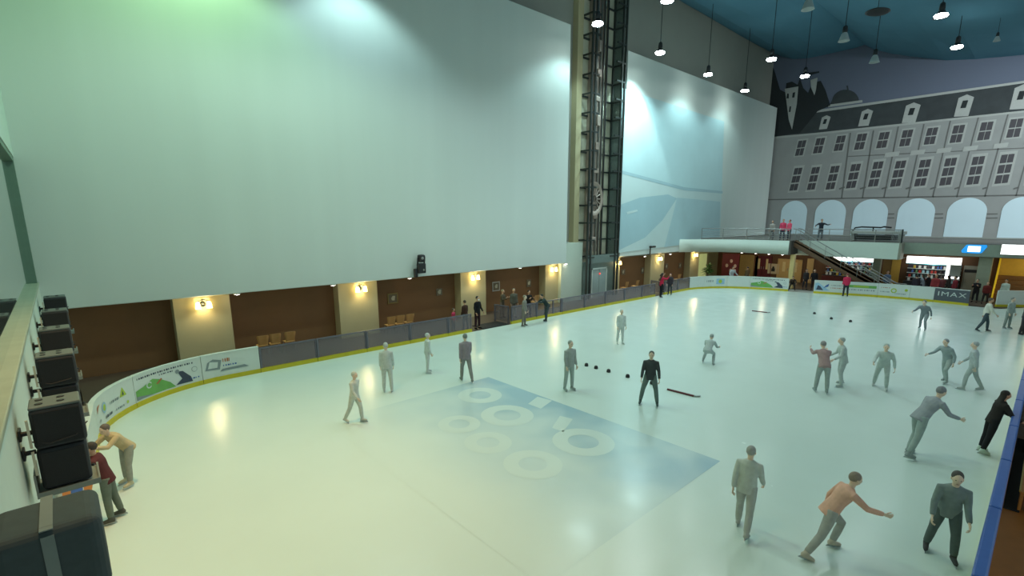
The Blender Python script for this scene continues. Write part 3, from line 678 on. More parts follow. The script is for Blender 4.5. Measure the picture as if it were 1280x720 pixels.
pics = [(491, 373, .62, .56, 'gilt framed picture above the three wooden chairs', 0), (549, 365, .4, .4, 'small pale picture right of the downlight on the brown wall', 1), (620, 358, .62, .6, 'white framed picture above the rink gate', 2), (661, 354, .4, .5, 'small framed picture left of the narrow cream pillar', 1),
        (779, 340, .5, .45, 'left faint picture on the brown wall right of the lift', 1), (803, 338, .4, .5, 'right faint picture on the brown wall right of the lift', 1), (833, 333, .5, .5, 'left faint picture on the far brown wall panel', 1), (850, 332, .5, .5, 'right faint picture on the far brown wall panel', 1)]
M_gilt = mat('gilt_frame', (140, 118, 66), .45, .3); M_pframe = [M_gilt, mat('dull_frame', (120, 104, 84), .6), mat('pale_frame', (178, 170, 158), .6)]
for px, py, w_, h_, lab, k in pics:
    q = P(px, py, Y=WY-.03); t = thing('framed_picture', lab, 'picture', q, 0, 'pictures on the brown wall')
    f = .06
    MB().box((-w_/2, -.02, -h_/2), (w_/2, .02, -h_/2+f)).box((-w_/2, -.02, h_/2-f), (w_/2, .02, h_/2)).box((-w_/2, -.02, -h_/2+f), (-w_/2+f, .02, h_/2-f)).box((w_/2-f, -.02, -h_/2+f), (w_/2, .02, h_/2-f)).build('frame', M_pframe[k], t)
    b = MB().box((-w_/2+f, -.0, -h_/2+f), (w_/2-f, .02, h_/2-f), 0); b.flat([(-.06, -.004, -.1), (.1, -.004, -.12), (.14, -.004, .12), (0, -.004, .14), (-.1, -.004, .02)], 1)
    b.build('print', [mat('print_brown', (110, 96, 74), .7), mat('print_cream', (186, 176, 150), .7)], t)

# ------------------------------------------------------------------ far balcony
M_fasc = mat('fascia_white', (200, 210, 200), .7, noise=.02); M_fasc2 = mat('fascia_grey_green', (150, 160, 146), .75, noise=.03)
b = MB(); b.box((47.6, -14, 3.75), (60.5, 23.7, 3.98)); b.box((46.5, 7.9, 3.75), (47.6, 23.7, 3.98)); b.box((44.9, 14.9, 3.75), (46.5, 23.7, 3.98))
struct(b.build('floor_balcony', mat('balcony_floor', (110, 104, 98), .6)))
b = MB(); b.rings([[(x, y, 2.85), (x+.25, y, 2.85), (x+.25, y, 3.98), (x, y, 3.98)] for x, y in ((41.0, 22.72), (42.6, 21.6), (43.9, 20.2), (44.5, 18.4), (44.65, 16.5), (44.65, 14.9))], smooth=True)
struct(b.build('trim_12', M_fasc), 'curved white balcony edge left of the staircase')
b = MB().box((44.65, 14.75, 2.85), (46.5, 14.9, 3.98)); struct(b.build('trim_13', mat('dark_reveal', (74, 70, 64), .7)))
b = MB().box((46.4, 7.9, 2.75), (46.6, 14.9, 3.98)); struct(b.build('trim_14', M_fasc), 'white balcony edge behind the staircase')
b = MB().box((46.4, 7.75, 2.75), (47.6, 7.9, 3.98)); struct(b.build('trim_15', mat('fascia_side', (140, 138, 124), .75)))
b = MB().box((47.5, -14, 3.15), (47.7, 7.8, 3.98)); struct(b.build('trim_16', M_fasc2), 'grey-green band above the shops')
b = MB().box((44.9, 14.9, 2.82), (52, 23.7, 2.88)).box((46.6, 7.9, 2.72), (52, 14.9, 2.76)).box((47.7, -14, 3.1), (52, 7.9, 3.14)); struct(b.build('ceiling_balcony_underside', mat('underside', (120, 112, 100), .8)))
BX = 50.0
b = MB().box((BX, -14, 0), (BX+.3, 23.7, 3.1)); struct(b.build('wall_far_lower', mat('brown_wall_far', (98, 66, 40), .7)), 'brown wall under the balcony')
def wallbox(name, x0, x1, yt, yb, m, X=BX, d=.08, lab=None, cat=None, trim=None, z0=None):
    a, c = P(x0, yt, X=X), P(x1, yb, X=X)
    bb = MB().rbox((X-d, c.y, c.z if z0 is None else z0), (X, a.y, a.z), .01)
    o = bb.build(name, m)
    if lab: tag(o, lab, cat)
    else: struct(o)
    return o, a, c
wallbox('trim_17', 926, 945, 318, 362, mat('beige_paint', (186, 156, 96), .7), z0=0)
def door(name, lab, x0, x1, yt, m, n=1, handle=True):
    a, c = P(x0, yt, X=BX), P(x1, yt, X=BX); t = thing(name, lab, 'door', (BX, c.y, 0)); w_ = a.y-c.y; h = a.z
    MB().box((-.12, -.06, 0), (-.0, 0, h+.06)).box((-.12, w_, 0), (-.0, w_+.06, h+.06)).box((-.12, 0, h), (-.0, w_, h+.06)).build('door_frame', m, t)
    for k in range(n):
        l = MB().rbox((-.08, w_*k/n+.01, .01), (-.02, w_*(k+1)/n-.01, h-.01), .008).build('door_leaf', m, t)
        MB().box((-.085, w_*(k+.35)/n, h*.45), (-.082, w_*(k+.62)/n, h*.9)).build('panel', mat('door_glass', (226, 206, 150), .3), l) if n > 1 else None
        if handle: MB().tube([(-.1, w_*(k+.85 if k == 0 else k+.15)/n, 1.0), (-.1, w_*(k+.85 if k == 0 else k+.15)/n, 1.25)], .02, 6).build('handle', M_steel, l)
    return t
door('double_door', 'plain maroon double door under the balcony', 945, 965, 320, M_maroon, 2)
door('double_door', 'beige double door behind the cream column under the balcony', 974, 1003, 324, mat('beige_door', (206, 172, 112), .6), 2)
door('single_door', 'beige narrow door left of the staircase underside', 1011, 1017, 324, mat('beige_door2', (214, 180, 120), .6))
door('single_door', 'grey door with a small dark plate right of the shops', 1207, 1226, 333, mat('grey_door', (150, 150, 138), .6))
q = P(1213, 339, X=BX-.1); tag(MB().rbox((q.x-.02, q.y-.35, q.z-.1), (q.x, q.y+.35, q.z+.12), .01).build('door_plate', M_black), 'small dark plate on the grey door', 'sign')
t = thing('wall_notice', 'square white notice with a dark figure beside the maroon door', 'sign', P(966.5, 336, X=BX-.1))
MB().rbox((0, -.5, -.48), (.04, .5, .48), .01).build('board', mat('notice_cream', (206, 190, 160), .6), t); MB().ell((-.01, 0, .12), (.02, .1, .12), 8).rbox((-.02, -.16, -.25), (0, .16, .05), .05).build('figure', M_black, t)
# columns at the front under the balcony
for i, (px, X, w_, m) in enumerate(((990, 45.3, .34, mat('cream_column', (214, 190, 130), .6)), (1096, 48.4, .5, mat('grey_green_column', (150, 152, 132), .7)), (1231, 48.2, .7, mat('grey_green_column', (150, 152, 132), .7)))):
    q = P(px, 335, X=X); b = MB().rbox((X-w_/2, q.y-w_/2, 0), (X+w_/2, q.y+w_/2, 3.2 if i == 2 else 2.84), .02)
    b.rbox((X-w_/2-.04, q.y-w_/2-.04, 0), (X+w_/2+.04, q.y+w_/2+.04, .15), .01); struct(b.build('column_%s' % ('cream', 'grey', 'wide')[i], m))
wallbox('trim_18', 1106, 1118, 319, 362, mat('olive_panel', (120, 92, 44), .6), X=BX-.05, z0=0)
wallbox('trim_19', 1117, 1123, 318, 350, mat('gold_panel', (190, 150, 62), .6), X=BX-.1, z0=0)
# green-lit recess + plant + maroon poster column at the corner
b = MB().box((45.7, 23.3, 0), (BX, 23.75, 2.85)); struct(b.build('wall_corner', mat('corner_beige', (176, 172, 128), .7)))
b = MB().box((45.8, 23.2, 0), (47.4, 23.3, 2.4)); struct(b.build('window_2', mat('lit_green_glass', (196, 206, 140), .4, emit=.35)), 'pale green lit opening at the far end of the long wall')
t = thing('poster_stand', 'dark maroon poster panel behind the far corner boards', 'poster', P(912, 340, X=47.5)*1); t.location.z = 0
MB().rbox((-.05, -.8, .1), (.05, .8, 2.5), .02).build('panel', M_maroon, t); MB().box((-.25, -.7, 0), (.25, -.6, .1)).box((-.25, .6, 0), (.25, .7, .1)).build('foot', M_black, t)
b = MB()
for k in range(5): b.ell((-.06, -.5+.4*(k % 3), .9+.45*(k//2)), (.01, .14, .18), 8)
b.build('picture', mat('poster_pale', (200, 170, 160), .6), t)
t = thing('potted_plant', 'leafy green potted plant behind the far corner boards', 'plant', (44.6, 21.6, 0))
MB().lathe([(.2, 0), (.26, .45), (.28, .47), (.24, .47), (.22, .42)], n=16).build('pot', mat('terracotta', (110, 66, 44), .7), t)
MB().tube([(0, 0, .4), (.02, .02, 1.1)], .03, 6).build('stem', M_brown, t)
b = MB(); rr = random.Random(3)
for k in range(60):
    a = rr.uniform(0, 2*PI); e = rr.uniform(-.2, 1.2); l = rr.uniform(.4, .75); h0 = rr.uniform(.7, 1.3)
    d = Vector((math.cos(a)*math.cos(e), math.sin(a)*math.cos(e), math.sin(e))); s = d.cross(Vector((0, 0, 1))).normalized()*.07
    o = Vector((0, 0, h0)); b.add([o, o+d*l*.5+s+Vector((0, 0, .03)), o+d*l-Vector((0, 0, .12)), o+d*l*.5-s+Vector((0, 0, .03)), o+d*l*.5+Vector((0, 0, -.01))], [(0, 1, 4), (1, 2, 4), (2, 3, 4), (3, 0, 4)], 0)
b.build('foliage', mat('leaf_green', (62, 104, 40), .6, noise=.2, scale=6), t)
# under-balcony downlights
for i, px in enumerate((927, 943, 959, 975)):
    q = P(px, 312, Z=2.8); q.x = 45.15; q.y = (18.9, 17.7, 16.6, 15.5)[i]; q.z = 2.83
    dup(d0, q, label='%s downlight of four under the curved balcony edge' % ('first', 'second', 'third', 'fourth')[i] + ' counted from the left', group='downlights under the balcony')
for y in (18.9, 17.2, 15.5): light('POINT', 'balcony_light', (46.3, y, 2.6), 30, (1, .86, .6), shadow_soft_size=.1)
# balcony railing
def railing(lab, pts, h=.95, n=4):
    o = Vector(pts[0]); t = thing('balcony_railing', lab, 'railing', o); L = [Vector(p)-o for p in pts]
    MB().tube([p+Vector((0, 0, h)) for p in L], .035, 8).build('handrail', M_steel, t)
    for k in range(n): MB().tube([p+Vector((0, 0, h*(.18+.68*k/n))) for p in L], .014, 6).build('wire', M_steel, t)
    for i in range(len(L)-1):
        m = max(1, round((L[i+1]-L[i]).length/1.5))
        for k in range(m+(i == len(L)-2)): 
            p = L[i].lerp(L[i+1], k/m); MB().box((p.x-.025, p.y-.025, 0), (p.x+.025, p.y+.025, h)).build('post', M_steel, t)
    return t
railing('steel railing along the curved balcony edge left of the staircase', [(42.8, 21.6, 3.98), (44.0, 20.2, 3.98), (44.62, 18.4, 3.98), (44.78, 16.5, 3.98), (44.78, 15.0, 3.98)])
railing('steel railing on the straight balcony edge right of the staircase top', [(46.66, 14.2, 3.98), (46.66, 7.95, 3.98)])
t = thing('mesh_fence', 'short sloping mesh fence at the end of the balcony railing', 'fence', (46.6, 7.9, 3.98))
b = MB()
for k in range(9): b.tube([(.15*k, .0+.1*k, .02), (.15*k+.25, .0+.1*k, .95-.02*k)], .012, 5)
b.build('mesh_bars', M_steel, t); MB().tube([(0, 0, .95), (1.3, .9, .95)], .03, 6).build('top_bar', M_steel, t); MB().tube([(-.15, -.1, 0), (.0, -.05, 1.0)], .05, 6).build('end_post', M_iron, t)
t = thing('game_table', 'low pale table with a black curved frame standing on the balcony', 'table', P(1093, 297, X=49.5)); t.location.z = 3.98
MB().rbox((-.6, -2.0, .55), (.6, 1.6, .8), .03).build('table_top', mat('pale_grey_table', (176, 178, 172), .6), t)
for y in (-1.9, 1.3): MB().rbox((-.5, y, 0), (.5, y+.25, .55), .02).build('leg', M_grey, t)
MB().rbox((-.4, -1.5, .1), (.4, 1.2, .5), .03).build('drawer_box', M_black, t)
MB().tube([(-.3, 1.5, .8), (-.3, 1.35, 1.05), (-.3, .9, 1.12), (-.3, -.4, 1.08), (-.3, -.6, 1.15), (-.3, -1.1, 1.08)], .06, 8).tube([(-.3, .1, .8), (-.3, .1, 1.1)], .05, 8).build('curved_frame', M_black, t)
# red door and slots on the long wall above the balcony
a = P(913, 272, Y=WY); c = P(912, 300, Y=WY)
b = MB().box((45.0, WY-.03, 3.98), (60.5, WY, 8.0)); struct(b.build('trim_20', mat('beige_upper', (176, 168, 132), .8)), 'beige lower part of the long wall at the balcony')
t = thing('red_door', 'narrow rust red door on the beige wall at the balcony', 'door', (52.0, WY-.04, 3.98))
MB().rbox((-.65, -.06, 0), (.75, 0, 2.25), .01).build('door_leaf', mat('rust_red', (150, 66, 44), .6), t); MB().box((-.72, -.04, 0), (-.65, 0, 2.3)).box((.75, -.04, 0), (.82, 0, 2.3)).box((-.72, -.04, 2.25), (.82, 0, 2.32)).build('door_frame', M_cream, t); MB().ell((.6, -.09, 1.05), (.04, .04, .04), 6).build('knob', M_steel, t)
for px, lab in ((935.5, 'left narrow dark wall niche beside the red door'), (945, 'right narrow dark wall niche beside the mural')):
    q = P(px, 282, Y=WY-.04); t = thing('wall_niche', lab, 'niche', q); MB().box((-.45, 0, -.75), (.45, .02, .75)).build('niche_back', M_black, t); MB().box((-.52, -.03, -.8), (-.45, .02, .8)).box((.45, -.03, -.8), (.52, .02, .8)).box((-.52, -.03, .75), (.52, .02, .82)).build('niche_frame', M_cream, t)

# ------------------------------------------------------------------ staircase
t = thing('staircase', 'brown staircase with steel handrails coming down from the balcony', 'staircase', (45.9, 14.8, 0))
RUN, N = 7.2, 22
M_step = mat('stair_brown', (92, 66, 46), .6)
for k in range(N):
    z1 = 3.98*(1-k/N); y = -RUN*k/N
    MB().rbox((-.55, y-RUN/N-.03, z1-.18-.05), (.55, y, z1-.18), .008).build('tread', mat('tread', (130, 104, 80), .6), t)
for x in (-.6, .55):
    MB().poly([(x, 0, 3.9), (x, -RUN, .0), (x, -RUN-.4, 0), (x, -RUN-.2, .2), (x, -.2, 4.05), (x, 0, 4.0)], (.05, 0, 0)).poly([(x, 0, 3.5), (x, 0, 4.0), (x, -RUN-.2, .15), (x, -RUN+.6, 0)], (.05, 0, 0)).build('stringer', M_step, t)
    pts = [(x, .1, 4.95), (x, -.2, 4.9), (x, -RUN+.1, .98), (x, -RUN-.5, .95)]
    MB().tube(pts, .035, 8).build('handrail', M_steel, t); MB().tube([(p[0], p[1], p[2]-.4) for p in pts], .02, 6).build('lower_rail', M_steel, t)
    for k in range(7):
        y = -RUN*k/6.2-.1; zb = max(0, 3.98*(1+y/RUN)); MB().tube([(x, y, zb), (x, y, zb+.97)], .02, 6).build('baluster', M_steel, t)
# second handrail to the lower right
t = thing('handrail_pair', 'pale sloping pair of handrails at the foot of the staircase', 'railing', (46.75, 9.4, 0))
for dz in (0, .3):
    MB().tube([(0, .4, 1.75-dz*.9), (0, -2.6, .55-dz*.9)], .03, 8).build('rail', M_steel, t)
for y, h in ((.3, 1.7), (-1.2, 1.1), (-2.5, .58)): MB().tube([(0, y, 0), (0, y, h)], .025, 6).build('post', M_steel, t)

# ------------------------------------------------------------------ shops
def shop(lab, x0, x1, sy0, sy1, tint, glab):
    a, c = P(x0, sy0, X=48.9), P(x1, sy1, X=48.9); W = a.y-c.y
    t = thing('shop_counter', lab, 'shop', (49.2, c.y, 0))
    M_sg = mat('shop_sign_lit', (255, 255, 250), .4, emit=2.6, ecol=(250, 255, 250))
    s = MB().rbox((-.3, 0, c.z), (-.12, W, a.z), .015).build('lit_sign', M_sg, t)
    MB().box((-.32, -.0, c.z-.06), (-.1, W, c.z)).build('sign_edge', mat('sign_teal', (64, 170, 180), .5), s)
    MB().rbox((-.4, .0, 0), (.1, W, .95), .02).build('counter', tint, t); MB().rbox((-.45, -.02, .95), (.12, W+.02, 1.0), .01).build('counter_top', mat('counter_top', (70, 62, 62), .4), t)
    MB().box((.72, 0, .0), (.76, W, c.z)).build('back_panel', mat('shop_back', (62, 58, 66), .7), t)
    for z in (1.2, 1.55, 1.9): MB().box((.45, 0, z), (.72, W, z+.03)).build('shelf', M_white, t)
    light('POINT', 'shop_light', (48.6, c.y+W*.5, 2.3), 25, (.95, 1, 1), shadow_soft_size=.2)
    rr = random.Random(int(x0)); cols = [(180, 60, 50), (60, 100, 170), (220, 220, 215), (70, 60, 58), (190, 160, 60), (90, 140, 90), (150, 190, 200)]
    n = 0
    proto = {}
    for z in (1.0, 1.23, 1.58, 1.93):
        y = .12
        while y < W-.15:
            cidx = rr.randrange(7); w_ = rr.uniform(.1, .17); h = rr.uniform(.14, .27)
            key = cidx
            if key not in proto:
                mb = MB().lathe([(.045, 0), (.05, .02), (.05, .17), (.02, .21), (.02, .25), (.024, .27)], n=10) if cidx % 2 else MB().rbox((-.06, -.06, 0), (.06, .06, .22), .015).box((-.061, -.05, .08), (.061, .05, .16))
                proto[key] = mb.mesh('item', mat('goods_%d' % cidx, cols[cidx], .4))
            o = D.objects.new('bottle' if cidx % 2 else 'carton', proto[key]); C.objects.link(o)
            o.location = ((49.2+.58, c.y+y, z) if z > 1.1 else (49.2-.1, c.y+y, z)); o.scale = (1.2, 1.2, 1)
            word = ('red carton', 'blue bottle', 'white carton', 'dark bottle', 'yellow carton', 'green bottle', 'pale blue carton')[cidx]
            tag(o, '%s on the %s of the %s' % (word, 'counter' if z < 1.1 else {1.23: 'lowest shelf', 1.58: 'middle shelf', 1.93: 'top shelf'}[z], glab), 'bottle' if cidx % 2 else 'box', 'goods in the %s' % glab)
            y += rr.uniform(.16, .34); n += 1
    return t
shop('lit shop counter behind the staircase, under a plain white sign', 1031, 1091, 317, 328, mat('counter_red', (110, 40, 38), .5), 'shop behind the staircase')
shop('lit shop counter with a crowd, under the right white sign', 1134, 1201, 320, 332, mat('counter_dark', (60, 56, 62), .5), 'shop right of the staircase')
t = thing('menu_screen', 'bright white L-shaped lit frame in the right shop', 'sign', P(1191, 340, X=48.7)); MB().box((0, -.4, -.5), (.04, .4, -.36)).box((0, .2, -.5), (.04, .4, .5)).build('lit_frame', mat('white_lit', (255, 255, 255), .4, emit=1.6), t); MB().box((.04, -.42, -.52), (.08, .42, .52)).build('back_board', M_grey, t)
# lit signs on the band
a, c = P(1203, 305.5, X=47.45), P(1232.5, 317.5, X=47.45)
t = thing('lit_sign', 'blue slanted lit sign with a white middle on the grey-green band', 'sign', (47.45, (a.y+c.y)/2, (a.z+c.z)/2)); w_, h = (a.y-c.y)/2, (a.z-c.z)/2
MB().poly([(0, w_-.05, -h*.9), (0, w_, -h*.4), (0, w_-.22, h*.9), (0, w_-.35, h), (0, -w_+.05, h), (0, -w_, h*.6), (0, -w_+.22, -h*.8), (0, -w_+.4, -h)], (.06, 0, 0)).build('sign_body', mat('sign_blue', (40, 140, 210), .4, emit=.9, ecol=(30, 140, 220)), t)
MB().rbox((-.02, -w_*.5, -h*.6), (.0, w_*.5, h*.65), .01).build('white_panel', mat('sign_white', (255, 255, 255), .4, emit=2.2), t)
a, c = P(1252, 305, X=47.45), P(1310, 320.5, X=47.45)
t = thing('lit_sign', 'long white lit sign at the right edge above the yellow recess', 'sign', (47.45, c.y, c.z)); MB().rbox((-.05, 0, 0), (.06, a.y-c.y, a.z-c.z), .02).build('sign_body', M_grey, t)
MB().box((-.06, .04, .03), (-.05, a.y-c.y-.04, a.z-c.z-.03)).build('lit_face', mat('sign_white', (255, 255, 255), .4, emit=2.2), t)
# yellow recess with steps
a, c = P(1248, 322, X=48.3), P(1330, 322, X=48.3)
b = MB().box((49.86, c.y-2, 0), (49.95, a.y, 3.1)); struct(b.build('wall_yellow', mat('yellow_wall', (220, 176, 70), .7)), 'yellow lit wall above the brown steps')
t = thing('step_bench', 'tiered brown wooden steps below the yellow wall', 'steps', (48.2, c.y-2, 0)); W = a.y-c.y+1.9
for k in range(6): MB().rbox((.1+.22*k, 0, .3*k), (.4+.22*k, W, .3*k+.29), .01).build('step', mat('step_brown', (126, 86, 44), .6), t)
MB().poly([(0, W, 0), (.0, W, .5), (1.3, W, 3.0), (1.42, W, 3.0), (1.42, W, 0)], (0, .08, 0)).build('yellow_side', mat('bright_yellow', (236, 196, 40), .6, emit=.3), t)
light('POINT', 'recess_light', (48.3, c.y+.5, 2.9), 60, (1, .85, .4), shadow_soft_size=.2)

# ------------------------------------------------------------------ right side: bench, strips
t = thing('wooden_bench', 'orange-brown wooden bench outside the blue rail', 'bench', (15.2, -.56, 0))
MB().rbox((-1.7, -.3, .4), (1.7, .32, .46), .015).build('seat', M_wood, t); MB().rbox((-1.7, .26, .05), (1.7, .31, .4), .01).build('front_panel', M_wood, t)
for x in (-1.5, 1.4): MB().box((x, -.25, 0), (x+.1, .25, .4)).build('leg', M_brown, t)
MB().box((-1.7, .31, .44), (1.7, .335, .475)).build('edge_strip', mat('gold_edge', (196, 160, 80), .4, .4), t)
t = thing('players_bench', 'long black bench box outside the blue rail beyond the wooden bench', 'bench', (21.2, -.45, 0))
MB().rbox((-4.0, -.4, 0), (4.2, .25, .62), .03).build('seat_box', mat('bench_black', (34, 34, 38), .6), t); MB().rbox((-4.0, -.55, .62), (4.2, -.4, 1.0), .03).build('backrest', mat('bench_black', (34, 34, 38), .6), t)
for k in range(5): MB().box((-4.0+2.0*k, .25, .05), (-3.92+2.0*k, .262, .6)).build('rib', M_iron, t)
t = thing('rubber_mat', 'dark rubber strip on the floor along the blue rail', 'mat', (15.9, -.16, -.003)); MB().rbox((-2.4, -.13, 0), (2.4, .1, .02), .006).build('mat_sheet', mat('rubber_strip', (40, 38, 38), .8), t)

# ------------------------------------------------------------------ pucks, sticks
def puck(x, y, lab, z=0):
    o = MB().lathe([(.0, 0), (.075, 0), (.08, .02), (.07, .09), (.045, .12), (.0, .13)], n=18, cap=False).build('rubber_marker', M_black); o.location = (x, y, 0); return tag(o, lab, 'marker', 'black markers on the ice')
for (px, py), lab in (((730, 458.5), 'leftmost small black marker in the row on the ice'), ((746, 460.5), 'second black marker from the left in the row on the ice'), ((764, 464), 'third black marker in the row on the ice'), ((785, 471.5), 'black marker just left of the skater in black')):
    q = P(px, py, Z=0); puck(15.0, q.y, lab)
q = P(815, 480, Z=0); puck(q.x, q.y, 'black marker by the right knee of the skater in black')
for (px, py), lab in (((1018, 392.5), 'leftmost far black marker on the ice'), ((1039, 399), 'middle far black marker on the ice'), ((1063, 402.5), 'rightmost far black marker on the ice')):
    q = P(px, py, Z=0); puck(q.x, q.y, lab)
def stick(lab, p0, p1):
    a, c = P(*p0, Z=0), P(*p1, Z=0); L = (c-a).length
    t = thing('hockey_stick', lab, 'stick', a, math.atan2(c.y-a.y, c.x-a.x))
    MB().rbox((0, -.03, .002), (L*.86, .03, .06), .008).build('shaft', mat('stick_red', (96, 30, 36), .5), t)
    MB().poly([(L*.84, -.02, .002), (L*.84, .05, .002), (L*.92, .06, .002), (L, .16, .002), (L, .1, .002), (L*.92, -.0, .002)], (0, 0, .05)).build('blade', M_steel, t)
stick('dark red hockey stick lying on the ice right of the skater in black', (834, 487.5), (873, 497.5)); stick('dark stick lying on the far ice', (940, 389), (962, 391.5))

# ------------------------------------------------------------------ people
M_skin = mat('skin', (196, 150, 122), .55, noise=.03); M_eye = mat('eye_dark', (40, 32, 30), .3); M_lip = mat('lip', (160, 96, 88), .5)
M_blade = mat('skate_blade', (180, 186, 190), .3, .9)
_tmpn = [0]
def remeshed(mb, voxel, smooth=2):
    me = D.meshes.new('tmp'); me.from_pydata([tuple(v) for v in mb.v], [], mb.f)
    bm = bmesh.new(); bm.from_mesh(me); bmesh.ops.recalc_face_normals(bm, faces=bm.faces[:]); bm.to_mesh(me); bm.free()
    o = D.objects.new('tmp', me); C.objects.link(o)
    r = o.modifiers.new('r', 'REMESH'); r.mode = 'VOXEL'; r.voxel_size = voxel; r.use_smooth_shade = True
    s = o.modifiers.new('s', 'SMOOTH'); s.iterations = smooth; s.factor = .5
    bpy.context.view_layer.update()
    out = D.meshes.new_from_object(o.evaluated_get(bpy.context.evaluated_depsgraph_get()))
    D.objects.remove(o); D.meshes.remove(me); return out
def frame_sections(mb, secs, n=14):
    """secs: (centre, half width along side, half depth along front, side, front)"""
    mb.rings([[c+s*(w*math.cos(2*PI*k/n))+f*(d*math.sin(2*PI*k/n)) for k in range(n)] for c, w, d, s, f in secs])
R_ = math.radians
POSES = {
    'stand': dict(lean=3, legs=((3, 4, 3), (-2, 4, 4)), arms=((4, 6, 14), (2, 7, 18))),
    'wide': dict(lean=12, legs=((12, 18, 12), (2, 20, 14)), arms=((18, 22, 40), (10, 24, 45))),
    'glide': dict(lean=24, legs=((32, 46, 6), (-14, 14, 9)), arms=((-18, 20, 30), (40, 16, 35))),
    'stride': dict(lean=32, legs=((44, 58, 7), (-26, 10, 14)), arms=((-30, 18, 25), (48, 18, 30))),
    'walk': dict(lean=5, legs=((18, 14, 3), (-16, 12, 3)), arms=((-16, 8, 14), (18, 8, 24))),
    'leanfwd': dict(lean=38, legs=((14, 10, 4), (4, 6, 6)), arms=((62, 10, 50), (55, 12, 55))),
    'crouch': dict(lean=48, legs=((70, 100, 10), (62, 98, 12)), arms=((40, 14, 40), (30, 16, 50))),
    'sit': dict(lean=4, legs=((84, 84, 6), (82, 80, 8)), arms=((28, 8, 40), (24, 10, 44))),
    'armsup': dict(lean=2, legs=((4, 6, 4), (-4, 6, 5)), arms=((82, 40, 60), (78, 45, 70))),
    'fold': dict(lean=4, legs=((3, 4, 4), (-2, 4, 4)), arms=((24, 8, 100), (24, 8, 100))),
}
M_maskc = None
def person(label, loc, yaw, pose, top, bottom, hair=(38, 30, 26), H=1.7, style='short', shoes='skate', skate=(40, 40, 44), group=None, skin=M_skin, mask=False, coat=.05, hatc=None, tilt=0, pale=0, vox=None, headturn=0, cat='person'):
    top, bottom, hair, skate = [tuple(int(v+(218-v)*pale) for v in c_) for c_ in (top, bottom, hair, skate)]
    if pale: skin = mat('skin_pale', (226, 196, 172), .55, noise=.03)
    p = POSES[pose] if isinstance(pose, str) else pose
    loc = Vector(loc); dist = loc.length; vox = vox or min(.032, max(.014, dist*.0011))
    X, Yv, Z = Vector((1, 0, 0)), Vector((0, 1, 0)), Vector((0, 0, 1))
    le = R_(p['lean']); up = Vector((math.sin(le), 0, math.cos(le))); fr = Vector((math.cos(le), 0, -math.sin(le)))
    hip = Vector((0, 0, 0)); sh = hip+up*.48; neck = hip+up*.535
    hu = (up*.45+Z*.55).normalized(); hf = Yv.cross(hu).normalized()
    ht = R_(headturn); hf2 = (hf*math.cos(ht)+Yv*math.sin(ht)).normalized(); hs = hu.cross(hf2).normalized()
    head = neck+hu*.15+hf*.015
    legs = []; 
    for sd, (a, k, bd) in zip((1, -1), p['legs']):
        h = hip+Vector((0, sd*.09, -.02)); d1 = Vector((math.sin(R_(a))*math.cos(R_(bd)), sd*math.sin(R_(bd)), -math.cos(R_(a))*math.cos(R_(bd))))
        kn = h+d1*.43; d2 = Vector((math.sin(R_(a-k))*math.cos(R_(bd*.6)), sd*math.sin(R_(bd*.6)), -math.cos(R_(a-k))*math.cos(R_(bd*.6)))); an = kn+d2*.41
        ta = R_(min(12, max(-35, (a-k)*.6))); tf = Vector((math.cos(ta), sd*.12, math.sin(ta)*1.0)).normalized()
        legs.append((h, kn, an, tf))
    base = .115 if shoes == 'skate' else .075
    lo = min(l[2].z for l in legs); off = Vector((-(legs[0][2].x+legs[1][2].x)/2*.0, 0, base-lo)) if pose != 'sit' else Vector((0, 0, base-lo))
    arms = []
    for sd, (a, ab, e) in zip((1, -1), p['arms']):
        s = sh+Vector((0, sd*.175, 0))-up*.03; aa = R_(a)
        def dr(ang, q): return Vector((math.sin(ang)*math.cos(q), sd*math.sin(q), -math.cos(ang)*math.cos(q)))
        el = s+dr(aa, R_(ab))*.285; fd = dr(aa+R_(e), R_(ab*.4-(14 if e > 60 else 0))); wr = el+fd*.25
        arms.append((s, el, wr, fd, sd))
    A = lambda v: v+off
    t = thing('person', label, cat, loc, yaw, group)
    if tilt: t.rotation_euler = (0, tilt, yaw) if not isinstance(tilt, tuple) else (tilt[0], tilt[1], yaw)
    sc = H/1.7; t.scale = (sc, sc, sc)
    # body: one continuous skin
    g = MB()
    frame_sections(g, [(A(hip-up*.08), .10, .085, Yv, fr), (A(hip), .15, .1, Yv, fr), (A(hip+up*.18), .125, .09, Yv, fr), (A(hip+up*.36), .15, .105, Yv, fr), (A(sh-up*.02), .17, .085, Yv, fr), (A(sh+up*.03), .09, .06, Yv, fr)])
    g.tube([A(sh-up*.04), A(neck), A(head-hu*.02)], (.062, .052, .055), 12)
    for h, kn, an, tf in legs:
        g.tube([A(h+Z*.04), A(h.lerp(kn, .4)), A(kn), A(kn.lerp(an, .35)), A(an)], (.08, .074, .052, .052, .036), 12)
        g.tube([A(an-tf*.04-Z*.03), A(an+tf*.05-Z*.04), A(an+tf*.15-Z*.05)], (.035, .036, .022), 10)
    for s, el, wr, fd, sd in arms:
        g.tube([A(s-Vector((0, sd*.05, 0))), A(s), A(s.lerp(el, .5)), A(el), A(el.lerp(wr, .35)), A(wr)], (.05, .052, .043, .034, .035, .025), 10)
        pal = wr+fd*.05; side = fd.cross(Vector((0, sd, 0))).normalized() if abs(fd.y) < .9 else X
        g.rings([[A(wr+fd*q)+side*(w_*math.cos(2*PI*k/10))+fd.cross(side)*(dd*math.sin(2*PI*k/10)) for k in range(10)] for q, w_, dd in ((-.01, .025, .02), (.03, .036, .016), (.075, .042, .014), (.095, .036, .011))])
    bme = remeshed(g, vox)
    # fingers and face, joined to the same mesh
    ex = MB()
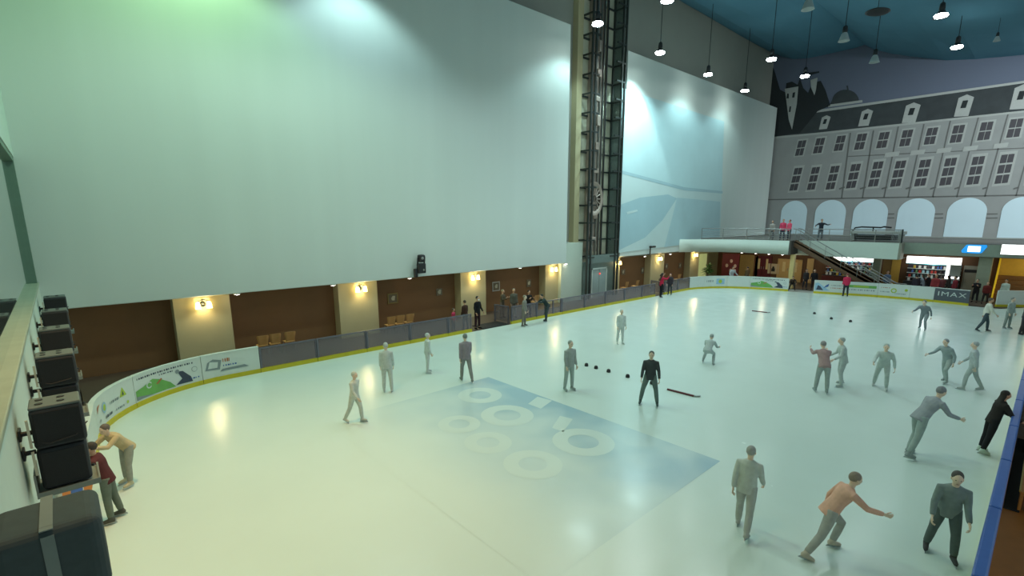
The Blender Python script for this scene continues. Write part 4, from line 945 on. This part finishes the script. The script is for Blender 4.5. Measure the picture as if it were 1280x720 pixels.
    for s, el, wr, fd, sd in arms:
        side = fd.cross(Vector((0, sd, 0))).normalized() if abs(fd.y) < .9 else X
        nb = fd.cross(side).normalized(); inn = nb if nb.y*sd < 0 else -nb
        for k, (o_, l_) in enumerate(((-.03, .062), (-.01, .074), (.01, .07), (.03, .056))):
            r0 = wr+fd*.08+side*o_; m1 = r0+fd*l_*.55+inn*.008; m2 = m1+fd*l_*.3+inn*.022; m3 = m2+fd*l_*.08+inn*.024
            ex.tube([A(r0), A(m1), A(m2), A(m3)], (.0095, .009, .008, .006), 7)
        fs = side if side.x > 0 else -side
        r0 = wr+fd*.03+fs*.028; ex.tube([A(r0), A(r0+fs*.03+fd*.03), A(r0+fs*.036+fd*.062+inn*.012)], (.012, .0105, .007), 7)
    nu, nv = 22, 18; vs = []; fs_ = []; mi = []
    for i in range(nv+1):
        th = PI*i/nv
        for j in range(nu):
            ph = 2*PI*j/nu; x = math.sin(th)*math.cos(ph); y = math.sin(th)*math.sin(ph); zz = math.cos(th)
            rx, ry, rz = .097, .077, .118
            fx = max(0, x); jaw = 1-.25*max(0, -zz)**1.2; px, py_, pz = x*rx*(jaw if x < 0 else 1-.08*max(0, -zz)), y*ry*jaw, zz*rz
            if x > .3:
                px += .026*math.exp(-((py_/.014)**2)-(((pz+.022)/.026)**2))   # nose
                px -= .010*(math.exp(-(((abs(py_)-.032)/.016)**2)-(((pz-.008)/.014)**2)))   # sockets
                px += .006*math.exp(-((py_/.03)**2)-(((pz-.032)/.012)**2)); px += .008*math.exp(-((py_/.02)**2)-(((pz+.1)/.018)**2)); px += .006*math.exp(-((py_/.022)**2)-(((pz+.062)/.01)**2))
            vs.append(A(head+hf2*px+hs*py_+hu*pz))
    for i in range(nv):
        for j in range(nu): fs_.append((i*nu+j, i*nu+(j+1) % nu, (i+1)*nu+(j+1) % nu, (i+1)*nu+j))
    ex.add(vs, fs_, 0, True)
    for sd in (1, -1):
        ex.ell(A(head+hf2*.078+hs*sd*.031+hu*.008), (.012, .012, .009), 7, 1)
        ex.ell(A(head+hs*sd*.078-hu*.005-hf2*.005), (.018, .01, .028), 7, 0)
    ex.ell(A(head+hf2*.087-hu*.062), (.008, .02, .005), 6, 2, Matrix((hf2, hs, hu)).transposed())
    bm = bmesh.new(); bm.from_mesh(bme)
    for pl in bm.faces: pl.smooth = True
    tm = D.meshes.new('t'); tm.from_pydata([tuple(v) for v in ex.v], [], ex.f); tm.polygons.foreach_set('material_index', ex.m); tm.polygons.foreach_set('use_smooth', [True]*len(ex.f))
    bm.from_mesh(tm); D.meshes.remove(tm)
    bme.materials.clear()
    for m in (skin, M_eye, M_lip): bme.materials.append(m)
    bm.to_mesh(bme); bm.free()
    bo = D.objects.new('body', bme); C.objects.link(bo); bo.parent = t
    def part(nm, mb, m, v=None, parent=t):
        me = remeshed(mb, v or vox); me.materials.clear(); me.materials.append(m); o = D.objects.new(nm, me); C.objects.link(o); o.parent = parent; return o
    # trousers
    g = MB()
    frame_sections(g, [(A(hip-up*.1), .115, .1, Yv, fr), (A(hip), .168, .118, Yv, fr), (A(hip+up*.1), .16, .112, Yv, fr)])
    for h, kn, an, tf in legs:
        e = an.lerp(kn, .1)
        g.tube([A(h+Z*.05), A(h.lerp(kn, .4)), A(kn), A(kn.lerp(an, .4)), A(e)], (.098, .092, .07, .068, .058), 12)
    part('trousers', g, cloth(bottom))
    # jacket
    g = MB(); lo_ = -.06-coat
    frame_sections(g, [(A(hip+up*lo_), .178+coat*.1, .13+coat*.1, Yv, fr), (A(hip+up*.05), .176, .128, Yv, fr), (A(hip+up*.2), .16, .12, Yv, fr), (A(hip+up*.36), .182, .135, Yv, fr), (A(sh-up*.02), .195, .112, Yv, fr), (A(sh+up*.035), .11, .08, Yv, fr), (A(sh+up*.06), .068, .066, Yv, fr)])
    for s, el, wr, fd, sd in arms:
        g.tube([A(s-Vector((0, sd*.07, 0))), A(s), A(s.lerp(el, .5)), A(el), A(el.lerp(wr, .5)), A(wr-fd*.015)], (.066, .07, .062, .052, .049, .04), 10)
    part('jacket', g, cloth(top))
    # hair
    g = MB(); Mx = Matrix((hf2, hs, hu)).transposed()
    if hatc:
        g.ell(A(head+hu*.055-hf2*.006), (.108, .09, .082), 12, 0, Mx); part('hat', g, cloth(hatc))
    else:
        g.ell(A(head+hu*.035-hf2*.022), (.1, .086, .1), 12, 0, Mx)
        if style == 'long':
            g.rings([[A(head+hu*q-hf2*o_)+hs*(w_*math.cos(2*PI*k/12))+hf2*(d_*math.sin(2*PI*k/12)) for k in range(12)] for q, o_, w_, d_ in ((.06, .03, .085, .07), (-.08, .06, .1, .055), (-.2, .09, .115, .045), (-.34, .12, .1, .035), (-.42, .13, .06, .025))])
        part('hair', g, mat('hair_%d_%d_%d' % tuple(hair), hair, .7, noise=.15, scale=30), v=min(vox, .02))
    if mask:
        MB().ell(A(head+hf2*.07-hu*.05), (.05, .06, .045), 10, 0, Mx).build('face_mask', mat('mask_white', (226, 230, 232), .7), t)
    # feet
    for h, kn, an, tf in legs:
        g = MB(); dn = (Yv.cross(tf)).normalized(); dn = dn if dn.z < 0 else -dn
        if shoes == 'skate':
            g.tube([A(an.lerp(kn, .22)), A(an), A(an+dn*.03)], (.055, .05, .045), 10); g.tube([A(an-tf*.06+dn*.035), A(an+tf*.05+dn*.035), A(an+tf*.14+dn*.045), A(an+tf*.18+dn*.05)], (.042, .045, .038, .022), 10)
            so = part('skate', g, cloth(skate))
            c = A(an+tf*.05+dn*.085); sd_ = tf.cross(dn).normalized()*.006
            pts = [c-tf*.14+dn*.022, c+tf*.13+dn*.022, c+tf*.16+dn*.008, c+tf*.12-dn*.012, c-tf*.12-dn*.012]
            MB().poly([q-sd_ for q in pts], sd_*2).build('blade', M_blade, so)
        else:
            g.tube([A(an+Z*.03), A(an)], (.05, .05), 10); g.tube([A(an-tf*.06+dn*.035), A(an+tf*.06+dn*.035), A(an+tf*.16+dn*.042), A(an+tf*.19+dn*.045)], (.04, .045, .036, .022), 10)
            part('shoe', g, cloth(skate))
    return t
def on(px, py, Z=0): return P(px, py, Z=Z)
def face(px, py, ang=0): return None
YC = YAW  # heading away from the camera
G1, G2, G3 = (150, 168, 160), (128, 140, 136), (110, 120, 122)
pp = person
# skaters, near to far
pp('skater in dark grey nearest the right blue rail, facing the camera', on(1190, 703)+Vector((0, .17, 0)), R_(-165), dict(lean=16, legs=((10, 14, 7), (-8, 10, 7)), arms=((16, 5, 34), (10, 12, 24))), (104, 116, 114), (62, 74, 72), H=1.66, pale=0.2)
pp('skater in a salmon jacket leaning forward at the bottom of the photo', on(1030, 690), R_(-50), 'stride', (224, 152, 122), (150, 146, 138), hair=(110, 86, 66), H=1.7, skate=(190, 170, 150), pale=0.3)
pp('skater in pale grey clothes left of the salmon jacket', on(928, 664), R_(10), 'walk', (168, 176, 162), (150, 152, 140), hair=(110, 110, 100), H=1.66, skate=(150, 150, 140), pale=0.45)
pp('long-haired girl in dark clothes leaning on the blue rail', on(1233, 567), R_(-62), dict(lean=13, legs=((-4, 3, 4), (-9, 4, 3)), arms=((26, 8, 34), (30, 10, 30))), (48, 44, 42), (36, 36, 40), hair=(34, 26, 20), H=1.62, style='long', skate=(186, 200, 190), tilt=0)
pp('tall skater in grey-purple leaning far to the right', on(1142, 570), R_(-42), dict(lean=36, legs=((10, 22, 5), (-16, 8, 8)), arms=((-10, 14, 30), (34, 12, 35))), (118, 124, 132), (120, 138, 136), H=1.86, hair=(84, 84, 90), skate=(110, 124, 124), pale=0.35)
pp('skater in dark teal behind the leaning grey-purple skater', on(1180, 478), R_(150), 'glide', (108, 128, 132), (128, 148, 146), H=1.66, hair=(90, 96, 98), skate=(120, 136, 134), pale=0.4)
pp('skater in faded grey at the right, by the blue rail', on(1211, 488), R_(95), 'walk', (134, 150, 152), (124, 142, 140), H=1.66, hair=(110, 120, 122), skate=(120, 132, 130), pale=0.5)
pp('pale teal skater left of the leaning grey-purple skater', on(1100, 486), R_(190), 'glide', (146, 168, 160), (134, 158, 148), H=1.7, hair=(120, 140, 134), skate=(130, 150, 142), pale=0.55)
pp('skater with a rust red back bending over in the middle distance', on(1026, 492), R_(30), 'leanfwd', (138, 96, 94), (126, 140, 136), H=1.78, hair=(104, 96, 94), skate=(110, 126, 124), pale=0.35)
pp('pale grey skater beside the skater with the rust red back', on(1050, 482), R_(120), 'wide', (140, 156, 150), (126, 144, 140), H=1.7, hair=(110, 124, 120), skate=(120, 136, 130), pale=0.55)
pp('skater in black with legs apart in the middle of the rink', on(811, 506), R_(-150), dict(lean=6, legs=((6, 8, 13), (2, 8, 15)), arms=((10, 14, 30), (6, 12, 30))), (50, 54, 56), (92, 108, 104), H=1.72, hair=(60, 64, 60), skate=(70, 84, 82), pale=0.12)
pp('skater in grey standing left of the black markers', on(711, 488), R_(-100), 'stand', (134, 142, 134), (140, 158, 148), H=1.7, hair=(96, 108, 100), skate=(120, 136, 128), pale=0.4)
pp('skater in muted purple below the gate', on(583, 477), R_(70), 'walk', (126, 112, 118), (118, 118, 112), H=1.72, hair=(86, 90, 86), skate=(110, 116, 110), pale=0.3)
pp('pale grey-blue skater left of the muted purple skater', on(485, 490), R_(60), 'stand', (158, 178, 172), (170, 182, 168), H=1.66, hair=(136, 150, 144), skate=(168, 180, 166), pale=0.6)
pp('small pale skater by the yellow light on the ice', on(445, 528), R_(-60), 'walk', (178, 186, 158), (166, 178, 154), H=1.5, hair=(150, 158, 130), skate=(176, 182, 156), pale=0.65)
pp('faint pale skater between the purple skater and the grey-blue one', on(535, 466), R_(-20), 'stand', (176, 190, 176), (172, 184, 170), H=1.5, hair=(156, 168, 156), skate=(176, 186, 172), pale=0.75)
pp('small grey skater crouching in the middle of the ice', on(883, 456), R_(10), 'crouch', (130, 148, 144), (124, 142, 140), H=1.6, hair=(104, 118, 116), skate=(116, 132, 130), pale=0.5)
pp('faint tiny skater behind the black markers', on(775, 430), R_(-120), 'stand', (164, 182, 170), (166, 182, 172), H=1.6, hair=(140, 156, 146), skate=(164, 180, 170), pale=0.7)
pp('tan jacketed skater bending over by the left boards', on(166, 604), R_(-150), 'leanfwd', (186, 158, 108), (140, 142, 128), H=1.6, hair=(70, 56, 44), skate=(190, 180, 140), pale=0.25)
pp('person in maroon leaning over the left boards behind the near speaker', on(131, 654)+Vector((.14, 0, 0)), R_(165), dict(lean=14, legs=((2, 4, 4), (-6, 4, 4)), arms=((34, 6, 40), (28, 6, 40))), (92, 50, 52), (112, 120, 108), H=1.62, hair=(64, 56, 50), skate=(90, 90, 84))
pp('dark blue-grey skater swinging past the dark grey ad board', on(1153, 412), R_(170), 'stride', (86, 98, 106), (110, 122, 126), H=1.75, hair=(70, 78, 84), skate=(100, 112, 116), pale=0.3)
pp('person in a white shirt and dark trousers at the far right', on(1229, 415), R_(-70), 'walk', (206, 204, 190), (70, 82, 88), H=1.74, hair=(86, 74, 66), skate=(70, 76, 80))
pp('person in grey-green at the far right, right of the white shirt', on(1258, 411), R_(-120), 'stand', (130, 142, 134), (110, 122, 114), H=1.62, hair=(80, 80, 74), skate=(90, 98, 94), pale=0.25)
pp('person in dark grey cut by the right edge of the photo', on(1277, 419), R_(-100), 'stand', (78, 78, 80), (62, 62, 66), H=1.7, hair=(50, 46, 44), skate=(60, 60, 62))
# by the long wall gate
pp('man in black with a white face mask standing in the rink gate', on(597, 411), R_(-80), dict(lean=2, legs=((2, 3, 3), (-1, 3, 3)), arms=((2, 16, 30), (0, 12, 30))), (22, 22, 26), (50, 28, 34), H=1.74, mask=True, hair=(20, 18, 18), shoes='shoe', skate=(24, 22, 24))
pp('person in dark brown leaning at the gate left of the masked man', on(582, 413), R_(100), 'stand', (66, 44, 36), (70, 84, 78), H=1.55, hair=(60, 44, 34), skate=(60, 66, 62))
q = on(573, 405); pp('child in a pink jacket behind the boards left of the gate', (14.75, 20.75, 0), R_(-60), 'stand', (190, 62, 92), (60, 70, 66), H=1.2, hair=(60, 50, 44), shoes='shoe')
pp('person in dark olive left of the group behind the gate', (19.0, 21.7, 0), R_(-70), 'fold', (84, 76, 62), (112, 98, 88), H=1.68, shoes='shoe', hair=(130, 122, 96))
pp('person in grey in the middle of the group behind the gate', (19.55, 21.3, 0), R_(-110), 'stand', (96, 92, 82), (120, 108, 98), H=1.72, shoes='shoe', hair=(140, 130, 112))
pp('person in black with dark trousers right in the group at the gate', (20.2, 20.7, 0), R_(-100), 'fold', (36, 34, 32), (32, 34, 34), H=1.62, shoes='shoe', hair=(30, 28, 26))
pp('person in muted grey skating in at the gate', on(655, 408), R_(-60), 'stand', (112, 108, 98), (104, 94, 86), H=1.66, hair=(120, 112, 92), skate=(90, 84, 78), pale=0.15)
pp('person in dark clothes leaning on the boards right of the gate group', on(684, 402), R_(160), 'leanfwd', (44, 58, 58), (58, 68, 72), H=1.66, hair=(36, 44, 40), skate=(50, 54, 56))
pp('woman in a red jacket and black trousers at the far gate', on(826, 372), R_(-30), 'armsup', (186, 40, 70), (26, 28, 32), H=1.76, hair=(28, 22, 24), style='long', skate=(30, 30, 34))
pp('person in dark grey by the far gate, right of the red jacket', on(837, 369), R_(190), 'stand', (58, 52, 58), (56, 62, 66), H=1.62, hair=(90, 40, 44), skate=(60, 60, 64))
pp('person sitting behind the boards by the far gate', (35.6, 21.2, 0), R_(-90), 'sit', (80, 66, 56), (66, 60, 56), H=1.7, shoes='shoe')
# far end
pp('person in black and white at the far corner boards', (42.3, 18.4, .0), R_(-120), 'wide', (170, 172, 176), (44, 48, 54), H=1.75, hair=(40, 34, 34))
pp('person in dark brown standing at the far corner boards', on(933, 357), R_(60), 'stand', (92, 70, 48), (104, 112, 108), H=1.6, hair=(56, 44, 36))
pp('left dark-haired person waiting in the far rink opening', (45.4, 13.6, 0), R_(-140), 'stand', (58, 52, 52), (46, 44, 50), H=1.66, shoes='shoe', style='long')
pp('right person in black waiting in the far rink opening', (45.3, 12.95, 0), R_(-170), 'walk', (34, 32, 36), (60, 52, 52), H=1.72, shoes='shoe')
pp('person crouching in the far rink opening', (44.3, 14.2, 0), R_(-160), 'crouch', (70, 58, 50), (58, 54, 52), H=1.6, shoes='shoe')
pp('person in a red jacket skating by the far ad boards', on(1056, 371), R_(30), 'stand', (196, 50, 84), (52, 54, 60), H=1.7, hair=(120, 60, 56))
# balcony
BZ = 3.98
pp('left person in pink at the balcony railing by the stairs', (45.35, 15.75, BZ), R_(-160), 'stand', (206, 70, 100), (66, 66, 78), H=1.72, shoes='shoe', hair=(90, 50, 50))
pp('right person in pink at the balcony railing by the stairs', (45.25, 15.2, BZ), R_(150), 'stand', (222, 84, 110), (58, 58, 70), H=1.68, shoes='shoe', hair=(100, 50, 50))
pp('person in dark clothes with arms out on the balcony', (47.1, 13.4, BZ), R_(-150), dict(lean=2, legs=((3, 4, 3), (-3, 4, 4)), arms=((40, 60, 60), (30, 55, 40))), (46, 50, 60), (110, 116, 122), H=1.72, shoes='shoe')
pp('person in pale clothes at the balcony in front of the mural edge', (46.2, 16.9, BZ), R_(180), 'stand', (166, 156, 150), (92, 88, 90), H=1.6, shoes='shoe', hair=(150, 140, 132))
# shop crowd
crowd = [(1150, (52, 46, 56), (46, 44, 52), 'person in black at the left end of the right shop counter'), (1157, (150, 160, 170), (56, 60, 76), 'person in pale blue at the right shop counter'), (1163, (44, 40, 44), (48, 46, 50), 'person in charcoal at the right shop counter'), (1170, (150, 60, 62), (56, 46, 50), 'person in brick red at the right shop counter'),
         (1177, (120, 66, 70), (60, 54, 58), 'person in dull red at the middle of the right shop counter'), (1184, (70, 62, 60), (48, 46, 48), 'person in brown-grey at the right shop counter'), (1191, (120, 40, 48), (54, 46, 48), 'person in dark red at the right end of the right shop counter')]
for i, (px, a, c, lab) in enumerate(crowd):
    q = P(px+(i-3)*1.4, 350, X=46.9+.5*(i % 3)); pp(lab, (q.x, q.y, 0), R_(20+50*(i % 4)), ('stand', 'fold', 'walk')[i % 3], a, c, H=1.62+.05*(i % 4), shoes='shoe', style=('short', 'long')[i % 2], vox=.034)
pp('person in black by the wide pillar at the right', (47.0, 3.3, 0), R_(170), 'fold', (40, 36, 38), (44, 40, 42), H=1.6, shoes='shoe', vox=.034)
pp('person in dark red by the wide pillar, sitting low', (46.6, 2.75, 0), R_(190), 'stand', (110, 44, 40), (60, 52, 50), H=1.5, shoes='shoe', vox=.034)
pp('person with a white and red top beside the brown steps', (47.6, 1.9, 0), R_(160), 'stand', (196, 206, 196), (120, 34, 40), H=1.66, shoes='shoe', vox=.034)
pp('person in blue-grey behind the handrails at the foot of the staircase', (47.6, 8.55, 0), R_(200), 'stand', (96, 112, 140), (90, 80, 70), H=1.75, shoes='shoe', vox=.034)
pp('person in navy by the left shop counter', (48.1, 10.1, 0), R_(10), 'stand', (50, 60, 86), (44, 46, 60), H=1.66, shoes='shoe', vox=.034)

# ------------------------------------------------------------------ sky-less world: soft light from the rest of the building
w = D.worlds.new('world'); bpy.context.scene.world = w; w.use_nodes = True
bg = w.node_tree.nodes['Background']; bg.inputs[0].default_value = (.66, .9, .92, 1); bg.inputs[1].default_value = .55
vs_ = bpy.context.scene.view_settings
vs_.view_transform = 'Standard'; vs_.look = 'None'; vs_.gamma = 1; vs_.use_curve_mapping = False; vs_.exposure = 0.0
